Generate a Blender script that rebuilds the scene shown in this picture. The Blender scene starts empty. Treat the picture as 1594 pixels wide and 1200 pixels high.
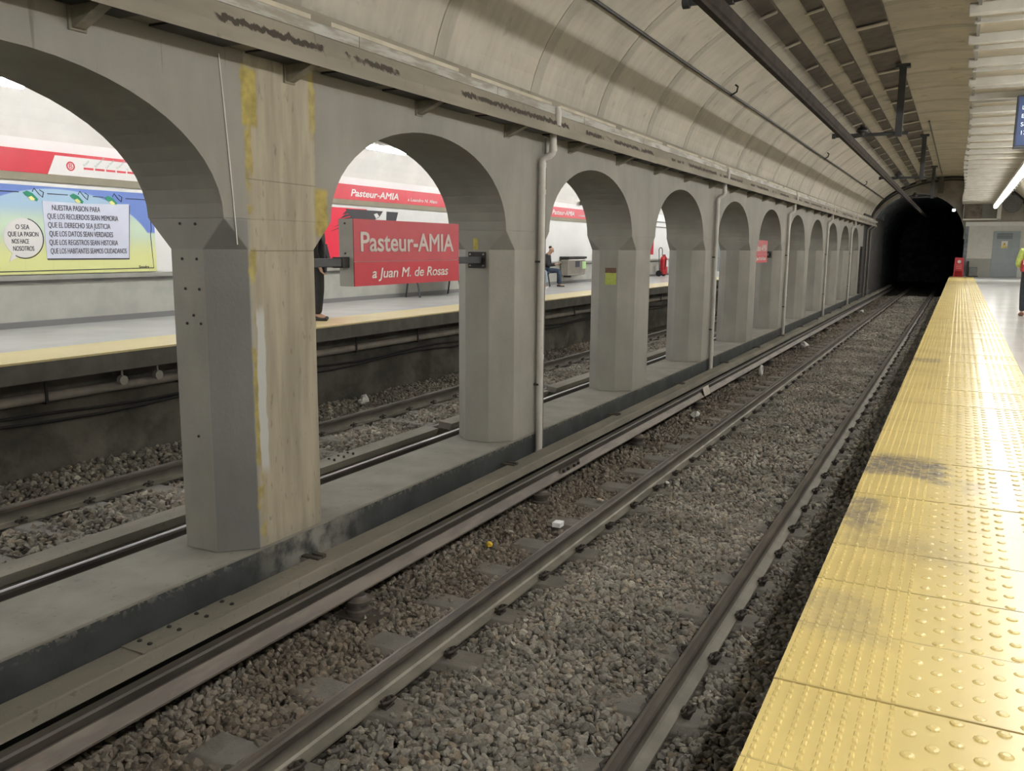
import bpy, math, random
import numpy as np
from mathutils import Vector, Matrix
sc = bpy.context.scene
COL = sc.collection
random.seed(7)
RG = np.random.default_rng(11)

# ------------------------------------------------------------------ camera
CAMZ = 2.356
YAW, PITCH, ROLL = math.radians(27.1548), math.radians(9.1139), math.radians(0.4534)
cy, sy = math.cos(YAW), math.sin(YAW)
fwd = Vector((-sy*math.cos(PITCH), cy*math.cos(PITCH), -math.sin(PITCH)))
rt = Vector((cy, sy, 0)); up = rt.cross(fwd)
r2 = rt*math.cos(ROLL) + up*math.sin(ROLL); u2 = -rt*math.sin(ROLL) + up*math.cos(ROLL)
cam = bpy.data.objects.new('camera', bpy.data.cameras.new('camera')); COL.objects.link(cam)
cam.matrix_world = Matrix(((r2.x, u2.x, -fwd.x, 0), (r2.y, u2.y, -fwd.y, 0), (r2.z, u2.z, -fwd.z, CAMZ), (0, 0, 0, 1)))
cam.data.sensor_width = 36; cam.data.lens = 1340/1594*36
cam.data.clip_start = .05; cam.data.clip_end = 300
sc.camera = cam
# ------------------------------------------------------------------ world + exposure
w = bpy.data.worlds.new('world'); sc.world = w; w.use_nodes = True
w.node_tree.nodes['Background'].inputs[0].default_value = (.55, .65, .78, 1)
w.node_tree.nodes['Background'].inputs[1].default_value = .01
vs = sc.view_settings
vs.view_transform = 'Standard'; vs.look = 'None'; vs.gamma = 1; vs.use_curve_mapping = False
vs.exposure = 0.0
LAMP_NEAR = 34.0      # radiance of the tubes over the near platform
LAMP_FAR = 98.0       # radiance of the tubes over the far platform
sc.cycles.max_bounces = 8; sc.cycles.diffuse_bounces = 5; sc.cycles.glossy_bounces = 3
sc.cycles.caustics_reflective = False; sc.cycles.caustics_refractive = False

# ------------------------------------------------------------------ node helpers
class NT:
    def __init__(s, name, rough=.7, metal=0, spec=.5):
        s.m = bpy.data.materials.new(name); s.m.use_nodes = True
        s.t = s.m.node_tree; s.b = s.t.nodes['Principled BSDF']
        s.b.inputs['Roughness'].default_value = rough; s.b.inputs['Metallic'].default_value = metal
        s.b.inputs['Specular IOR Level'].default_value = spec
        g = s.t.nodes.new('ShaderNodeNewGeometry'); s.pos = g.outputs['Position']; s.geo = g
        sp = s.t.nodes.new('ShaderNodeSeparateXYZ'); s.t.links.new(s.pos, sp.inputs[0])
        s.x, s.y, s.z = sp.outputs
    def put(s, sock, v):
        if isinstance(v, bpy.types.NodeSocket): s.t.links.new(v, sock)
        elif isinstance(v, (tuple, list)) and len(v) == 3 and sock.type == 'RGBA': sock.default_value = (*v, 1)
        else: sock.default_value = v
    def f(s, op, a, b=0.0, c=0.0):
        n = s.t.nodes.new('ShaderNodeMath'); n.operation = op
        for i, q in enumerate((a, b, c)): s.put(n.inputs[i], q)
        return n.outputs[0]
    def sc(s, v3):
        n = s.t.nodes.new('ShaderNodeVectorMath'); n.operation = 'MULTIPLY'
        s.put(n.inputs[0], s.pos); n.inputs[1].default_value = v3; return n.outputs[0]
    def noise(s, scale=3, detail=4, st=(1, 1, 1), rough=.55):
        n = s.t.nodes.new('ShaderNodeTexNoise'); s.put(n.inputs['Vector'], s.sc(st))
        n.inputs['Scale'].default_value = scale; n.inputs['Detail'].default_value = detail; n.inputs['Roughness'].default_value = rough
        return n.outputs['Fac']
    def vor(s, scale, st=(1, 1, 1), out='Distance'):
        n = s.t.nodes.new('ShaderNodeTexVoronoi'); s.put(n.inputs['Vector'], s.sc(st)); n.inputs['Scale'].default_value = scale
        return n.outputs[out]
    def mr(s, v, a, b, lo=0, hi=1):
        n = s.t.nodes.new('ShaderNodeMapRange'); n.interpolation_type = 'SMOOTHSTEP'
        s.put(n.inputs[0], v)
        for i, q in zip((1, 2, 3, 4), (a, b, lo, hi)): s.put(n.inputs[i], q)
        return n.outputs[0]
    def band(s, v, a, b, soft=.02):
        return s.f('MULTIPLY', s.mr(v, a-soft, a+soft), s.mr(v, b-soft, b+soft, 1, 0))
    def mul(s, *a):
        r = a[0]
        for q in a[1:]: r = s.f('MULTIPLY', r, q)
        return r
    def mix(s, fac, a, b):
        n = s.t.nodes.new('ShaderNodeMix'); n.data_type = 'RGBA'
        s.put(n.inputs[0], fac); s.put(n.inputs[6], a); s.put(n.inputs[7], b); return n.outputs[2]
    def mulc(s, c, v):
        n = s.t.nodes.new('ShaderNodeMix'); n.data_type = 'RGBA'; n.blend_type = 'MULTIPLY'; n.inputs[0].default_value = 1
        s.put(n.inputs[6], c)
        cc = s.t.nodes.new('ShaderNodeCombineXYZ')
        for i in range(3): s.put(cc.inputs[i], v)
        s.t.links.new(cc.outputs[0], n.inputs[7]); return n.outputs[2]
    def bump(s, h, strength=.3, dist=.01):
        n = s.t.nodes.new('ShaderNodeBump'); n.inputs['Strength'].default_value = strength; n.inputs['Distance'].default_value = dist
        s.put(n.inputs['Height'], h); s.t.links.new(n.outputs[0], s.b.inputs['Normal'])
    def col(s, c): s.put(s.b.inputs['Base Color'], c); return s.m
def mat(name, c, rough=.6, var=.12, scale=4, metal=0, bump=0, bscale=60, st=(1, 1, 1), spec=.5, spots=0):
    n = NT(name, rough, metal, spec)
    v = n.mr(n.noise(scale, 5, st), .3, .7, 1-var, 1+var)
    if spots: v = n.f('MULTIPLY', v, n.mr(n.noise(scale*6, 3), .62, .72, 1, 1-spots))
    n.col(n.mulc(c, v))
    if bump: n.bump(n.noise(bscale, 4), bump, .01)
    return n.m
def emis(name, c, s):
    m = bpy.data.materials.new(name); m.use_nodes = True
    b = m.node_tree.nodes['Principled BSDF']; b.inputs['Base Color'].default_value = (.8, .8, .8, 1)
    b.inputs['Emission Color'].default_value = (*c, 1); b.inputs['Emission Strength'].default_value = s
    return m

# ------------------------------------------------------------------ mesh helpers
def wloc(o):
    p = Vector((0, 0, 0))
    while o is not None: p = p+o.location; o = o.parent
    return p
class MB:
    def __init__(s): s.v = []; s.f = []
    def add(s, vs, fs):
        o = len(s.v); s.v += [tuple(q) for q in vs]; s.f += [tuple(i+o for i in q) for q in fs]; return s
    def box(s, x0, x1, y0, y1, z0, z1):
        return s.add([(x, y, z) for z in (z0, z1) for y in (y0, y1) for x in (x0, x1)],
                     [(0, 2, 3, 1), (4, 5, 7, 6), (0, 1, 5, 4), (2, 6, 7, 3), (0, 4, 6, 2), (1, 3, 7, 5)])
    def prism(s, prof, a, b, axis='y'):
        # prof: ccw list of 2-D points; for axis y they are (x,z); for x they are (y,z); for z they are (x,y)
        def P(p, t):
            return {'y': (p[0], t, p[1]), 'x': (t, p[0], p[1]), 'z': (p[0], p[1], t)}[axis]
        n = len(prof); vs = [P(p, a) for p in prof] + [P(p, b) for p in prof]
        fs = [(i, (i+1) % n, (i+1) % n+n, i+n) for i in range(n)] + [tuple(range(n))[::-1], tuple(range(n, 2*n))]
        return s.add(vs, fs)
    def rings(s, rings, cap=True, closed=True):
        n = len(rings[0]); o = len(s.v)
        for r in rings: s.v += [tuple(q) for q in r]
        for k in range(len(rings)-1):
            for i in range(n if closed else n-1):
                j = (i+1) % n
                s.f.append((o+k*n+i, o+k*n+j, o+(k+1)*n+j, o+(k+1)*n+i))
        if cap:
            s.f.append(tuple(o+i for i in range(n))[::-1]); s.f.append(tuple(o+(len(rings)-1)*n+i for i in range(n)))
        return s
    def tube(s, pts, r, n=12, cap=True):
        pts = [Vector(p) for p in pts]; R = r if isinstance(r, (list, tuple)) else [r]*len(pts)
        rings = []; prev = None
        for i, p in enumerate(pts):
            d = (pts[min(i+1, len(pts)-1)]-pts[max(i-1, 0)]).normalized()
            if prev is None:
                a = Vector((0, 0, 1)) if abs(d.z) < .9 else Vector((1, 0, 0)); u = d.cross(a).normalized()
            else: u = (prev-d*prev.dot(d)).normalized()
            prev = u; q = d.cross(u)
            rings.append([p+(u*math.cos(t)+q*math.sin(t))*R[i] for t in [2*math.pi*k/n for k in range(n)]])
        return s.rings(rings, cap)
    def lathe(s, prof, c=(0, 0), n=20):
        return s.rings([[(c[0]+r*math.cos(t), c[1]+r*math.sin(t), z) for t in [2*math.pi*k/n for k in range(n)]] for r, z in prof])
    def build(s, name, m, parent=None, off=None, bevel=0, smooth=False, link=True):
        me = bpy.data.meshes.new(name)
        if off is None and parent is not None and not s.__dict__.get('local'): off = wloc(parent)
        v = s.v if off is None else [(a-off[0], b-off[1], c-off[2]) for a, b, c in s.v]
        me.from_pydata(v, [], s.f); me.update()
        bm_fix(me)
        me.materials.append(m); me.shade_flat()
        o = bpy.data.objects.new(name, me); COL.objects.link(o)
        if parent is not None: o.parent = parent
        if bevel:
            b = o.modifiers.new('bevel', 'BEVEL'); b.width = bevel; b.segments = 2; b.limit_method = 'ANGLE'; b.angle_limit = math.radians(40)
        if smooth:
            me.polygons.foreach_set('use_smooth', [True]*len(me.polygons))
            me.set_sharp_from_angle(angle=math.radians(38))
        return o
def L():            # mesh builder in the thing's own coordinates
    m = MB(); m.local = True; return m
import bmesh
def bm_fix(me):
    b = bmesh.new(); b.from_mesh(me); bmesh.ops.recalc_face_normals(b, faces=b.faces); b.to_mesh(me); b.free()
def tag(o, label, cat, group=None, kind=None):
    if label: o['label'] = label
    if cat: o['category'] = cat
    if group: o['group'] = group
    if kind: o['kind'] = kind
    return o
def thing(name, label, cat, loc=(0, 0, 0), rz=0, group=None):
    o = bpy.data.objects.new(name, None); COL.objects.link(o); o.empty_display_size = .1
    o.location = loc; o.rotation_euler = (0, 0, rz); return tag(o, label, cat, group)
def struct(o, label=None):
    o['kind'] = 'structure'
    if label: o['label'] = label
    return o
def dup(r, loc, label=None, rz=None, group=None):
    n = r.copy(); COL.objects.link(n); n.location = loc
    if rz is not None: n.rotation_euler = (0, 0, rz)
    if label: n['label'] = label
    if group: n['group'] = group
    for c in list(r.children):
        d = c.copy(); COL.objects.link(d); d.parent = n
        for g in list(c.children):
            e = g.copy(); COL.objects.link(e); e.parent = d
    return n
def text(body, size, y, z, x, m, parent, name='lettering', shear=0, sx=1.0, align='LEFT', bold=0, depth=.002, local=False, rot=None):
    cu = bpy.data.curves.new(name, 'FONT'); cu.body = body; cu.size = size; cu.shear = shear; cu.extrude = depth
    cu.align_x = align; cu.bevel_depth = bold; cu.bevel_resolution = 0; cu.space_line = .9; cu.resolution_u = 6
    t = bpy.data.objects.new(name, cu); COL.objects.link(t)
    dg = bpy.context.evaluated_depsgraph_get(); me = bpy.data.meshes.new_from_object(t.evaluated_get(dg))
    bpy.data.objects.remove(t); me.name = name
    me.materials.clear(); me.materials.append(m)
    o = bpy.data.objects.new(name, me); COL.objects.link(o)
    p = Vector((0, 0, 0)) if parent is None or local else wloc(parent)
    o.location = Vector((x, y, z))-p
    o.rotation_euler = rot if rot else (math.pi/2, 0, math.pi/2)
    o.scale = (sx, 1, 1)
    if parent is not None: o.parent = parent
    return o

# ------------------------------------------------------------------ layout numbers (metres; z = 0 is the rail head)
XW, XB = -3.95, -4.60         # arcade front and back face
PZ, XE = .956, -.438          # near platform height and edge
YA, YP, YD = -9.0, 46.0, 54.0     # start, tunnel portal, end wall of the platform
FZ, FE, FW = 1.17, -8.35, -11.75  # far platform height, edge and wall
PC = [4.39+3.66*(k-1) for k in range(-2, 12)]   # pillar centres, PC[3] = first pillar in view
I1 = 3
YARC = 42.4
def VZ(x):     # vault of the near bore
    t = max(0, 1-((x+.6)/3.45)**2); return 3.6+2.2*math.sqrt(t)
def VZF(x):    # vault of the far bore
    t = max(0, 1-((x+8.05)/3.72)**2); return 3.6+2.2*math.sqrt(t)

# ------------------------------------------------------------------ materials
def arcade_mat():
    n = NT('grey_arcade_paint', .62)
    v = n.mr(n.noise(1.3, 6), .3, .7, .9, 1.08)
    v = n.mul(v, n.mr(n.noise(5, 5, (1, 1, .25)), .35, .75, 1.04, .93))
    g = n.mulc((.27, .262, .235), v)
    # lower part of the piers carries a paler coat of paint
    g = n.mix(n.mr(n.z, 2.325, 2.335, 1, 0), g, n.mulc((.31, .302, .268), v))
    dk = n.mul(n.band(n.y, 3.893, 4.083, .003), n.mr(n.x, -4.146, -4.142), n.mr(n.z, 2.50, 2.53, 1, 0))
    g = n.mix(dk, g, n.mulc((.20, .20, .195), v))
    # soot streaks hanging from the ledge
    st = n.mul(n.mr(n.noise(14, 3, (1, 1, .06)), .66, .74), n.mr(n.z, 2.95, 3.5), .65)
    g = n.mix(st, g, (.09, .08, .06))
    topb = n.mr(n.f('ADD', n.z, n.f('MULTIPLY', n.noise(6, 3), .06)), 3.42, 3.5)
    g = n.mix(n.f('MULTIPLY', topb, .5), g, (.2, .17, .11))
    # bare brown concrete face of the first pier
    wob = n.f('MULTIPLY', n.f('SUBTRACT', n.noise(14, 5), .5), .045)
    yy = n.f('ADD', n.y, wob)
    face = n.mr(n.x, -3.99, -3.97)
    br = n.mul(n.band(yy, 4.10, 4.735, .01), face)
    bc = n.mulc((.36, .322, .245), n.mr(n.noise(9, 6, (1, 1, .12)), .3, .72, .78, 1.18))
    bc = n.mix(n.mul(n.mr(n.noise(24, 5, (1, 1, .35)), .61, .7), .5), bc, (.15, .13, .09))
    g = n.mix(br, g, bc)
    ye = n.mul(n.band(yy, 4.085, 4.145, .008), face, n.mr(n.noise(5, 5), .42, .52), .85)
    ye2 = n.mul(n.band(yy, 4.07, 4.20, .01), face, n.band(n.z, 3.08, 3.42, .02))
    ye3 = n.mul(n.band(yy, 4.73, 4.86, .02), face, n.band(n.z, 2.42, 2.74, .02))
    ye4 = n.mul(n.band(yy, 4.69, 4.75, .01), face, n.band(n.z, 3.1, 3.5, .1), .8)
    yc = n.mulc((.40, .32, .08), n.mr(n.noise(12, 4), .3, .7, .7, 1.15))
    for q in (ye, ye2, ye3, ye4): g = n.mix(q, g, yc)
    # pale putty streak down the near edge
    pu = n.mul(n.band(n.f('ADD', n.y, n.f('MULTIPLY', n.noise(5, 3), .06)), 4.155, 4.225, .006), face, n.band(n.z, .9, 1.95, .05))
    g = n.mix(pu, g, (.50, .51, .50))
    # joints of the formwork
    jt = n.mul(n.f('ADD', n.band(n.z, 2.318, 2.326, .003), n.band(n.f('ADD', n.z, n.f('MULTIPLY', n.y, .01)), 2.80, 2.806, .003)), br, .6)
    g = n.mix(jt, g, (.1, .09, .06))
    # cracks
    cr = n.mul(n.mr(n.vor(1.1, (1, 1, 1), 'Distance'), .93, .95), .0)
    n.bump(n.noise(35, 5), .25, .01)
    # cement dust at the foot
    ft = n.mul(n.mr(n.f('ADD', n.z, n.f('MULTIPLY', n.noise(8, 3), .1)), .38, .56, 1, 0), .35)
    g = n.mix(ft, g, (.22, .215, .19))
    return n.col(g)
def plinth_side_mat():
    n = NT('dark_plinth_paint', .7)
    c = n.mulc((.036, .041, .042), n.mr(n.noise(3, 6), .3, .7, .7, 1.35))
    d = n.mul(n.band(n.y, 4.2, 5.0, .35), n.mr(n.noise(6, 5), .3, .6), .8)
    c = n.mix(d, c, (.3, .29, .26))
    c = n.mix(n.mul(n.mr(n.z, .3, .38), n.mr(n.noise(30, 4), .5, .6), .6), c, (.25, .24, .2))
    n.bump(n.noise(30, 5), .3, .01); return n.col(c)
def vault_mat(name, base):
    n = NT(name, .75)
    v = n.mul(n.mr(n.noise(1.4, 6, (1, 1, 1)), .3, .7, .88, 1.08), n.mr(n.noise(7, 4, (.35, 1.6, .35)), .35, .7, 1.03, .93))
    c = n.mulc(base, v)
    fr = n.f('FRACT', n.f('DIVIDE', n.f('SUBTRACT', n.y, 6.35-18.3), 1.83))
    c = n.mix(n.mul(n.mr(fr, .005, .02), n.mr(fr, .10, .115, 1, 0), .55), c, n.mulc((.33, .31, .265), v))
    st = n.mul(n.mr(n.noise(3.2, 6), .6, .72), .45)
    c = n.mix(st, c, (.22, .19, .14))
    n.bump(n.noise(22, 5), .15, .01); return n.col(c)
def fascia_mat():
    n = NT('stained_ledge_plaster', .7)
    v = n.mr(n.noise(2, 6, (1, .4, 2)), .3, .7, .8, 1.15)
    c = n.mulc((.27, .245, .20), v)
    zz = n.f('ADD', n.z, n.f('MULTIPLY', n.f('SUBTRACT', n.noise(16, 8, (1, 1, .4), .7), .5), .12))
    pm = n.mul(n.band(zz, 3.585, 3.625, .004), n.mr(n.noise(1.1, 4), .47, .5))
    c = n.mix(pm, c, (.055, .045, .035))
    c = n.mix(n.mul(n.mr(n.noise(10, 4, (1, 1, .2)), .62, .72), .5), c, (.12, .1, .08))
    n.bump(n.f('SUBTRACT', 1, pm), .5, .01); return n.col(c)
def tactile_mat(name, base, stains=True):
    n = NT(name, .3, 0, .9)
    v = n.mr(n.noise(1.2, 3), .2, .8, .95, 1.04)
    c = n.mulc(base, v)
    yc = n.f('FRACT', n.f('DIVIDE', n.f('SUBTRACT', n.y, .27), .5))
    if stains:
        d1 = n.mul(n.mr(n.noise(1.8, 3), .35, .85), .5)
        c = n.mix(d1, c, (.60, .47, .19))
        wx = n.f('ADD', n.x, n.f('MULTIPLY', n.f('SUBTRACT', n.noise(6, 5), .5), .25))
        wy = n.f('ADD', n.y, n.f('MULTIPLY', n.f('SUBTRACT', n.noise(2.2, 5), .5), .9))
        for x0, x1, y0, y1, a in ((-.45, .02, 5.75, 6.35, .9), (-.45, -.27, 4.55, 5.3, .75), (-.45, -.15, 3.2, 3.6, .35), (-.4, .15, 4.2, 4.5, .3), (-.45, -.1, 12.1, 12.5, .5), (.1, .6, 5.6, 6.0, .35)):
            c = n.mix(n.mul(n.band(wx, x0, x1, .06), n.band(wy, y0, y1, .12), n.mr(n.noise(18, 4), .3, .6, .5, 1), a), c, (.22, .20, .19))
        c = n.mix(n.mul(n.mr(yc, 0, .03, 1, 0), .4), c, (.3, .25, .12))
    n.b.inputs['Roughness'].default_value = .27
    return n.col(c)
def stone_mat(name, a, b, dirt=None):
    n = NT(name, .85, 0, .3)
    r = n.geo.outputs['Random Per Island']
    c = n.mix(n.mr(r, 0, 1), a, b)
    c = n.mix(n.mr(n.f('FRACT', n.f('MULTIPLY', r, 37.0)), .75, .95), c, (.29, .245, .19))
    c = n.mix(n.mr(n.f('FRACT', n.f('MULTIPLY', r, 91.0)), .88, .95), c, (.38, .36, .30))
    c = n.mulc(c, n.mr(n.noise(60, 4), .3, .7, .85, 1.12))
    big = n.mr(n.noise(1.1, 4), .35, .65, .72, 1.15)
    c = n.mulc(c, big)
    if dirt:
        wob = n.f('ADD', n.x, n.f('MULTIPLY', n.f('SUBTRACT', n.noise(2.5, 4), .5), .4))
        m = n.mul(n.band(wob, -3.9, -2.95, .1), n.mr(n.noise(1.6, 4), .3, .55, .45, 1))
        c = n.mix(n.mul(m, .6), c, n.mulc(dirt, n.mr(r, 0, 1, .6, 1.4)))
    n.bump(n.noise(90, 4), .3, .004); return n.col(c)
def bed_mat():
    n = NT('ballast_bed', .9, 0, .2)
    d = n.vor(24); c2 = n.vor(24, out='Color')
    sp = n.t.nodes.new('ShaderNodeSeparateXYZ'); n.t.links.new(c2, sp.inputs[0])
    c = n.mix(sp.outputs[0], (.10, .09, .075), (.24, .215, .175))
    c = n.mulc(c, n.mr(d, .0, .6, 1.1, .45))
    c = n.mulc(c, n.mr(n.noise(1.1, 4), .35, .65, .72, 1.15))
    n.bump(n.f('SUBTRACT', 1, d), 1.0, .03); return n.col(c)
def underwall_mat():
    n = NT('mottled_underplatform_wall', .85)
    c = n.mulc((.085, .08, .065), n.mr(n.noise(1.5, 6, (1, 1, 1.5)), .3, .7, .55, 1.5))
    c = n.mix(n.mul(n.mr(n.noise(1.0, 5), .55, .65), n.mr(n.z, .0, .5, 1, .3), .6), c, (.21, .19, .15))  # paler patches, fainter towards the top
    n.bump(n.noise(12, 6), .5, .02); return n.col(c)
def rust_rail(name, a=(.075, .066, .056), b=(.13, .115, .095)):
    n = NT(name, .5, .25, .5)
    c = n.mix(n.mr(n.noise(5, 6, (2, .4, 2)), .35, .65), a, b)
    c = n.mix(n.mul(n.mr(n.noise(9, 5, (2, .5, 2)), .6, .7), .5), c, (.17, .115, .085))
    if name.startswith('third'): c = n.mulc(c, n.mr(n.z, .045, .06, 1.15, .5))  # lit foot and shaded web and head put into the colour
    if name.startswith('rusty'): c = n.mix(n.mr(n.z, -.135, -.06, 1, 0), c, n.mulc((.24, .225, .19), n.mr(n.noise(4, 5), .3, .7, .75, 1.15)))
    n.bump(n.noise(60, 3), .12, .004); return n.col(c)
def lwall_mat():
    n = NT('far_wall_white_paint', .5)
    c = n.mulc((.86, .86, .84), n.mr(n.noise(1, 4), .3, .7, .96, 1.03))
    lo = n.mulc((.42, .42, .38), n.mr(n.noise(2.4, 5), .3, .7, .9, 1.08))
    c = n.mix(n.mr(n.z, 1.835, 1.845, 1, 0), c, lo)
    c = n.mix(n.mr(n.z, 1.255, 1.265, 1, 0), c, (.19, .19, .19)); return n.col(c)
def mural_mat():
    n = NT('cartoon_mural_print', .45)
    t = n.mr(n.z, 2.1, 3.0)
    c = n.mix(t, (.80, .82, .36), (.42, .60, .78))
    c = n.mix(n.band(n.z, 2.45, 2.75, .15), c, (.66, .80, .62))
    dy = n.f('SUBTRACT', n.y, 8.35); dz = n.f('SUBTRACT', n.z, 2.2)
    d = n.f('ADD', n.f('MULTIPLY', n.f('MULTIPLY', dy, dy), .33), n.f('MULTIPLY', dz, dz))
    c = n.mix(n.mul(n.mr(d, .86, .9), n.mr(n.z, 2.52, 2.56)), c, (.17, .27, .66))
    g1 = n.f('ABSOLUTE', n.f('SUBTRACT', n.f('FRACT', n.f('DIVIDE', n.y, .42)), .5))
    c = n.mulc(c, n.mr(g1, .0, .01, .9, 1))
    return n.col(c)
def floor_mat(name, c0):
    n = NT(name, .2, 0, .8)
    c = n.mulc(c0, n.mul(n.mr(n.noise(1.2, 5), .3, .7, .92, 1.05), n.mr(n.noise(160, 2), .3, .7, .93, 1.05)))
    fy = n.f('FRACT', n.f('DIVIDE', n.y, .5)); fx = n.f('FRACT', n.f('DIVIDE', n.x, .5))
    ln = n.f('MAXIMUM', n.mr(fy, .0, .02, 1, 0), n.mr(fx, 0, .02, 1, 0))
    return n.col(n.mix(n.mul(ln, .35), c, (.25, .24, .22)))
ARC = arcade_mat(); PLS = plinth_side_mat()
PLT = mat('dusty_plinth_top', (.225, .215, .188), .85, .15, 2.5, bump=.3, spots=.2)
VAU = vault_mat('vault_panel_paint', (.50, .47, .405)); VAUF = mat('far_vault_paint', (.76, .75, .71), .75, .06, 1.5)
FAS = fascia_mat()
GALV = NT('galvanised_strip', .5, .3); GALV.col(GALV.mix(GALV.mr(GALV.noise(6, 5, (1, .5, 3)), .4, .62), (.42, .42, .39), (.27, .25, .21))); GALV = GALV.m
WTRIM = mat('pale_trim_board', (.50, .46, .37), .6, .12, 4)
TAC = tactile_mat('yellow_tactile_tile', (.80, .655, .27)); TACF = tactile_mat('far_tactile_tile', (.78, .66, .36), False)
STN = stone_mat('crushed_ballast', (.185, .175, .152), (.30, .285, .25), (.15, .12, .09))
STNF = stone_mat('far_ballast', (.16, .145, .12), (.26, .24, .20))
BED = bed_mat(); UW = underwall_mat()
RAIL = rust_rail('rusty_rail_steel'); RAIL3 = rust_rail('third_rail_steel', (.10, .088, .078), (.16, .14, .12))
SHINE = mat('worn_rail_head', (.42, .42, .42), .28, .1, 8, metal=.9)
COVER = mat('cover_board', (.205, .19, .155), .8, .18, 3, bump=.25, st=(1, .3, 1), spots=.3)
CONC = mat('sleeper_concrete', (.165, .155, .135), .9, .15, 6, bump=.4, spots=.25)
DARK = mat('dark_iron', (.035, .033, .032), .5, .2, 9, metal=.3)
DARKB = mat('black_rubber', (.02, .02, .02), .7)
PIPE = mat('white_plastic_pipe', (.60, .585, .55), .45, .08, 3, spots=.15)
LWALL = lwall_mat(); WHITE = mat('white_enamel', (.78, .78, .76), .4, .03)
REDB = mat('red_banner_print', (.62, .035, .055), .4, .05); REDS = mat('red_sign_print', (.52, .06, .085), .42, .06)
REDS2 = mat('bright_red_sign_print', (.56, .035, .06), .42, .06)
OFFW = mat('white_lettering', (.80, .78, .76), .5, .02); LETW = mat('aged_white_lettering', (.62, .55, .53), .5, .03)
INK = mat('black_ink', (.03, .03, .05), .6); INKG = mat('grey_green_ink', (.35, .45, .38), .6)
BEIGE = mat('beige_soffit', (.36, .33, .25), .6, .05)
GREYC = mat('grey_coping', (.33, .33, .30), .55, .06)
SIGNGREY = mat('grey_sign_casing', (.46, .46, .42), .5, .05, spots=.1)
TRAY = mat('dark_cable_tray', (.10, .086, .073), .7, .25, 4)
STRAP = mat('pale_strap', (.52, .49, .43), .6, .08)
FLO = floor_mat('grey_platform_floor', (.55, .55, .54)); FLOF = floor_mat('far_platform_floor', (.62, .62, .60))
TUNNEL = mat('sooty_tunnel_lining', (.24, .27, .30), .9, .4, 2, bump=.5)
DIAPH = mat('grey_diaphragm_paint', (.30, .28, .25), .8, .25, 1.5, bump=.2)
ENDW = mat('beige_wall_paint', (.66, .66, .61), .55, .05); ENDL = mat('grey_dado_paint', (.36, .36, .33), .55, .06)
DOORM = mat('blue_grey_door_paint', (.32, .37, .39), .4, .05)
CREAM = mat('cream_canopy_panel', (.62, .56, .44), .28, .05, 3)
_t = CREAM.node_tree.nodes.new('ShaderNodeBsdfTranslucent'); _t.inputs[0].default_value = (.98, .93, .82, 1)
_m = CREAM.node_tree.nodes.new('ShaderNodeMixShader'); _m.inputs[0].default_value = .65; _l = CREAM.node_tree.links
_l.new(CREAM.node_tree.nodes['Principled BSDF'].outputs[0], _m.inputs[1]); _l.new(_t.outputs[0], _m.inputs[2]); _l.new(_m.outputs[0], CREAM.node_tree.nodes['Material Output'].inputs[0])
CANB = mat('grey_canopy_beam', (.44, .43, .39), .5, .08)
CANG = mat('grey_canopy_fascia', (.19, .185, .17), .6, .1)
FASC2 = mat('platform_edge_concrete', (.12, .115, .10), .8, .2, 3, bump=.2, spots=.2)
STEEL = mat('brushed_steel', (.40, .37, .33), .35, .08, 8, metal=.7)
GREENS = mat('yellow_green_sticker', (.42, .50, .10), .5, .12, 20)

# ------------------------------------------------------------------ large structure
# arcade wall above the pillars, cut by elliptical arches
SPZ, RISE, HALF = 2.52, .75, 1.33
def arcade_wall():
    m = MB(); top = 3.62
    for k in range(len(PC)-1):
        a, b = PC[k], PC[k+1]; c = (a+b)/2; N = 28
        ys = [a, a+.5] + [c-HALF*math.cos(math.pi*i/N) for i in range(1, N)] + [b-.5, b]
        zs = [SPZ, SPZ] + [SPZ+RISE*math.sin(math.pi*i/N) for i in range(1, N)] + [SPZ, SPZ]
        for i in range(len(ys)-1):
            y0, y1, z0, z1 = ys[i], ys[i+1], zs[i], zs[i+1]
            m.add([(XW, y0, z0), (XW, y1, z1), (XW, y1, top), (XW, y0, top)], [(0, 1, 2, 3)])
            m.add([(XB, y0, z0), (XB, y1, z1), (XB, y1, top), (XB, y0, top)], [(3, 2, 1, 0)])
            m.add([(XW, y0, z0), (XW, y1, z1), (XB, y1, z1), (XB, y0, z0)], [(3, 2, 1, 0)])
    m.box(XB, XW, PC[-1]+.0, YARC, SPZ, top)
    o = m.build('wall_centre', ARC); return struct(o, 'grey painted arcade wall pierced by round arches')
arcade_wall()
def pillar(k, c):
    ax, ay, ch = (XW-XB)/2, .5, .19
    z0, z1, z2 = .38, 2.33, SPZ
    o8 = [(ax, -ay+ch), (ax, ay-ch), (ax-ch, ay), (-ax+ch, ay), (-ax, ay-ch), (-ax, -ay+ch), (-ax+ch, -ay), (ax-ch, -ay)]
    q4 = [(ax, -ay), (ax, ay), (-ax, ay), (-ax, -ay)]
    v = [(x, y, 0) for x, y in o8] + [(x, y, z1-z0) for x, y in o8] + [(x, y, z2-z0) for x, y in q4]
    f = [(i, (i+1) % 8, 8+(i+1) % 8, 8+i) for i in range(8)] + [tuple(range(8))[::-1], (16, 17, 18, 19)]
    f += [(8, 9, 17, 16), (9, 10, 17), (10, 11, 18, 17), (11, 12, 18), (12, 13, 19, 18), (13, 14, 19), (14, 15, 16, 19), (15, 8, 16)]
    m = L(); m.add(v, f)
    o = m.build('concrete_pillar', ARC, bevel=.006)
    o.location = ((XW+XB)/2, c, z0); return o
ordn = ['nearest', 'second', 'third', 'fourth', 'fifth', 'sixth', 'seventh', 'eighth', 'ninth', 'tenth', 'eleventh', 'twelfth']
PIL = {}
base_p = pillar(0, PC[I1])
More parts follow.
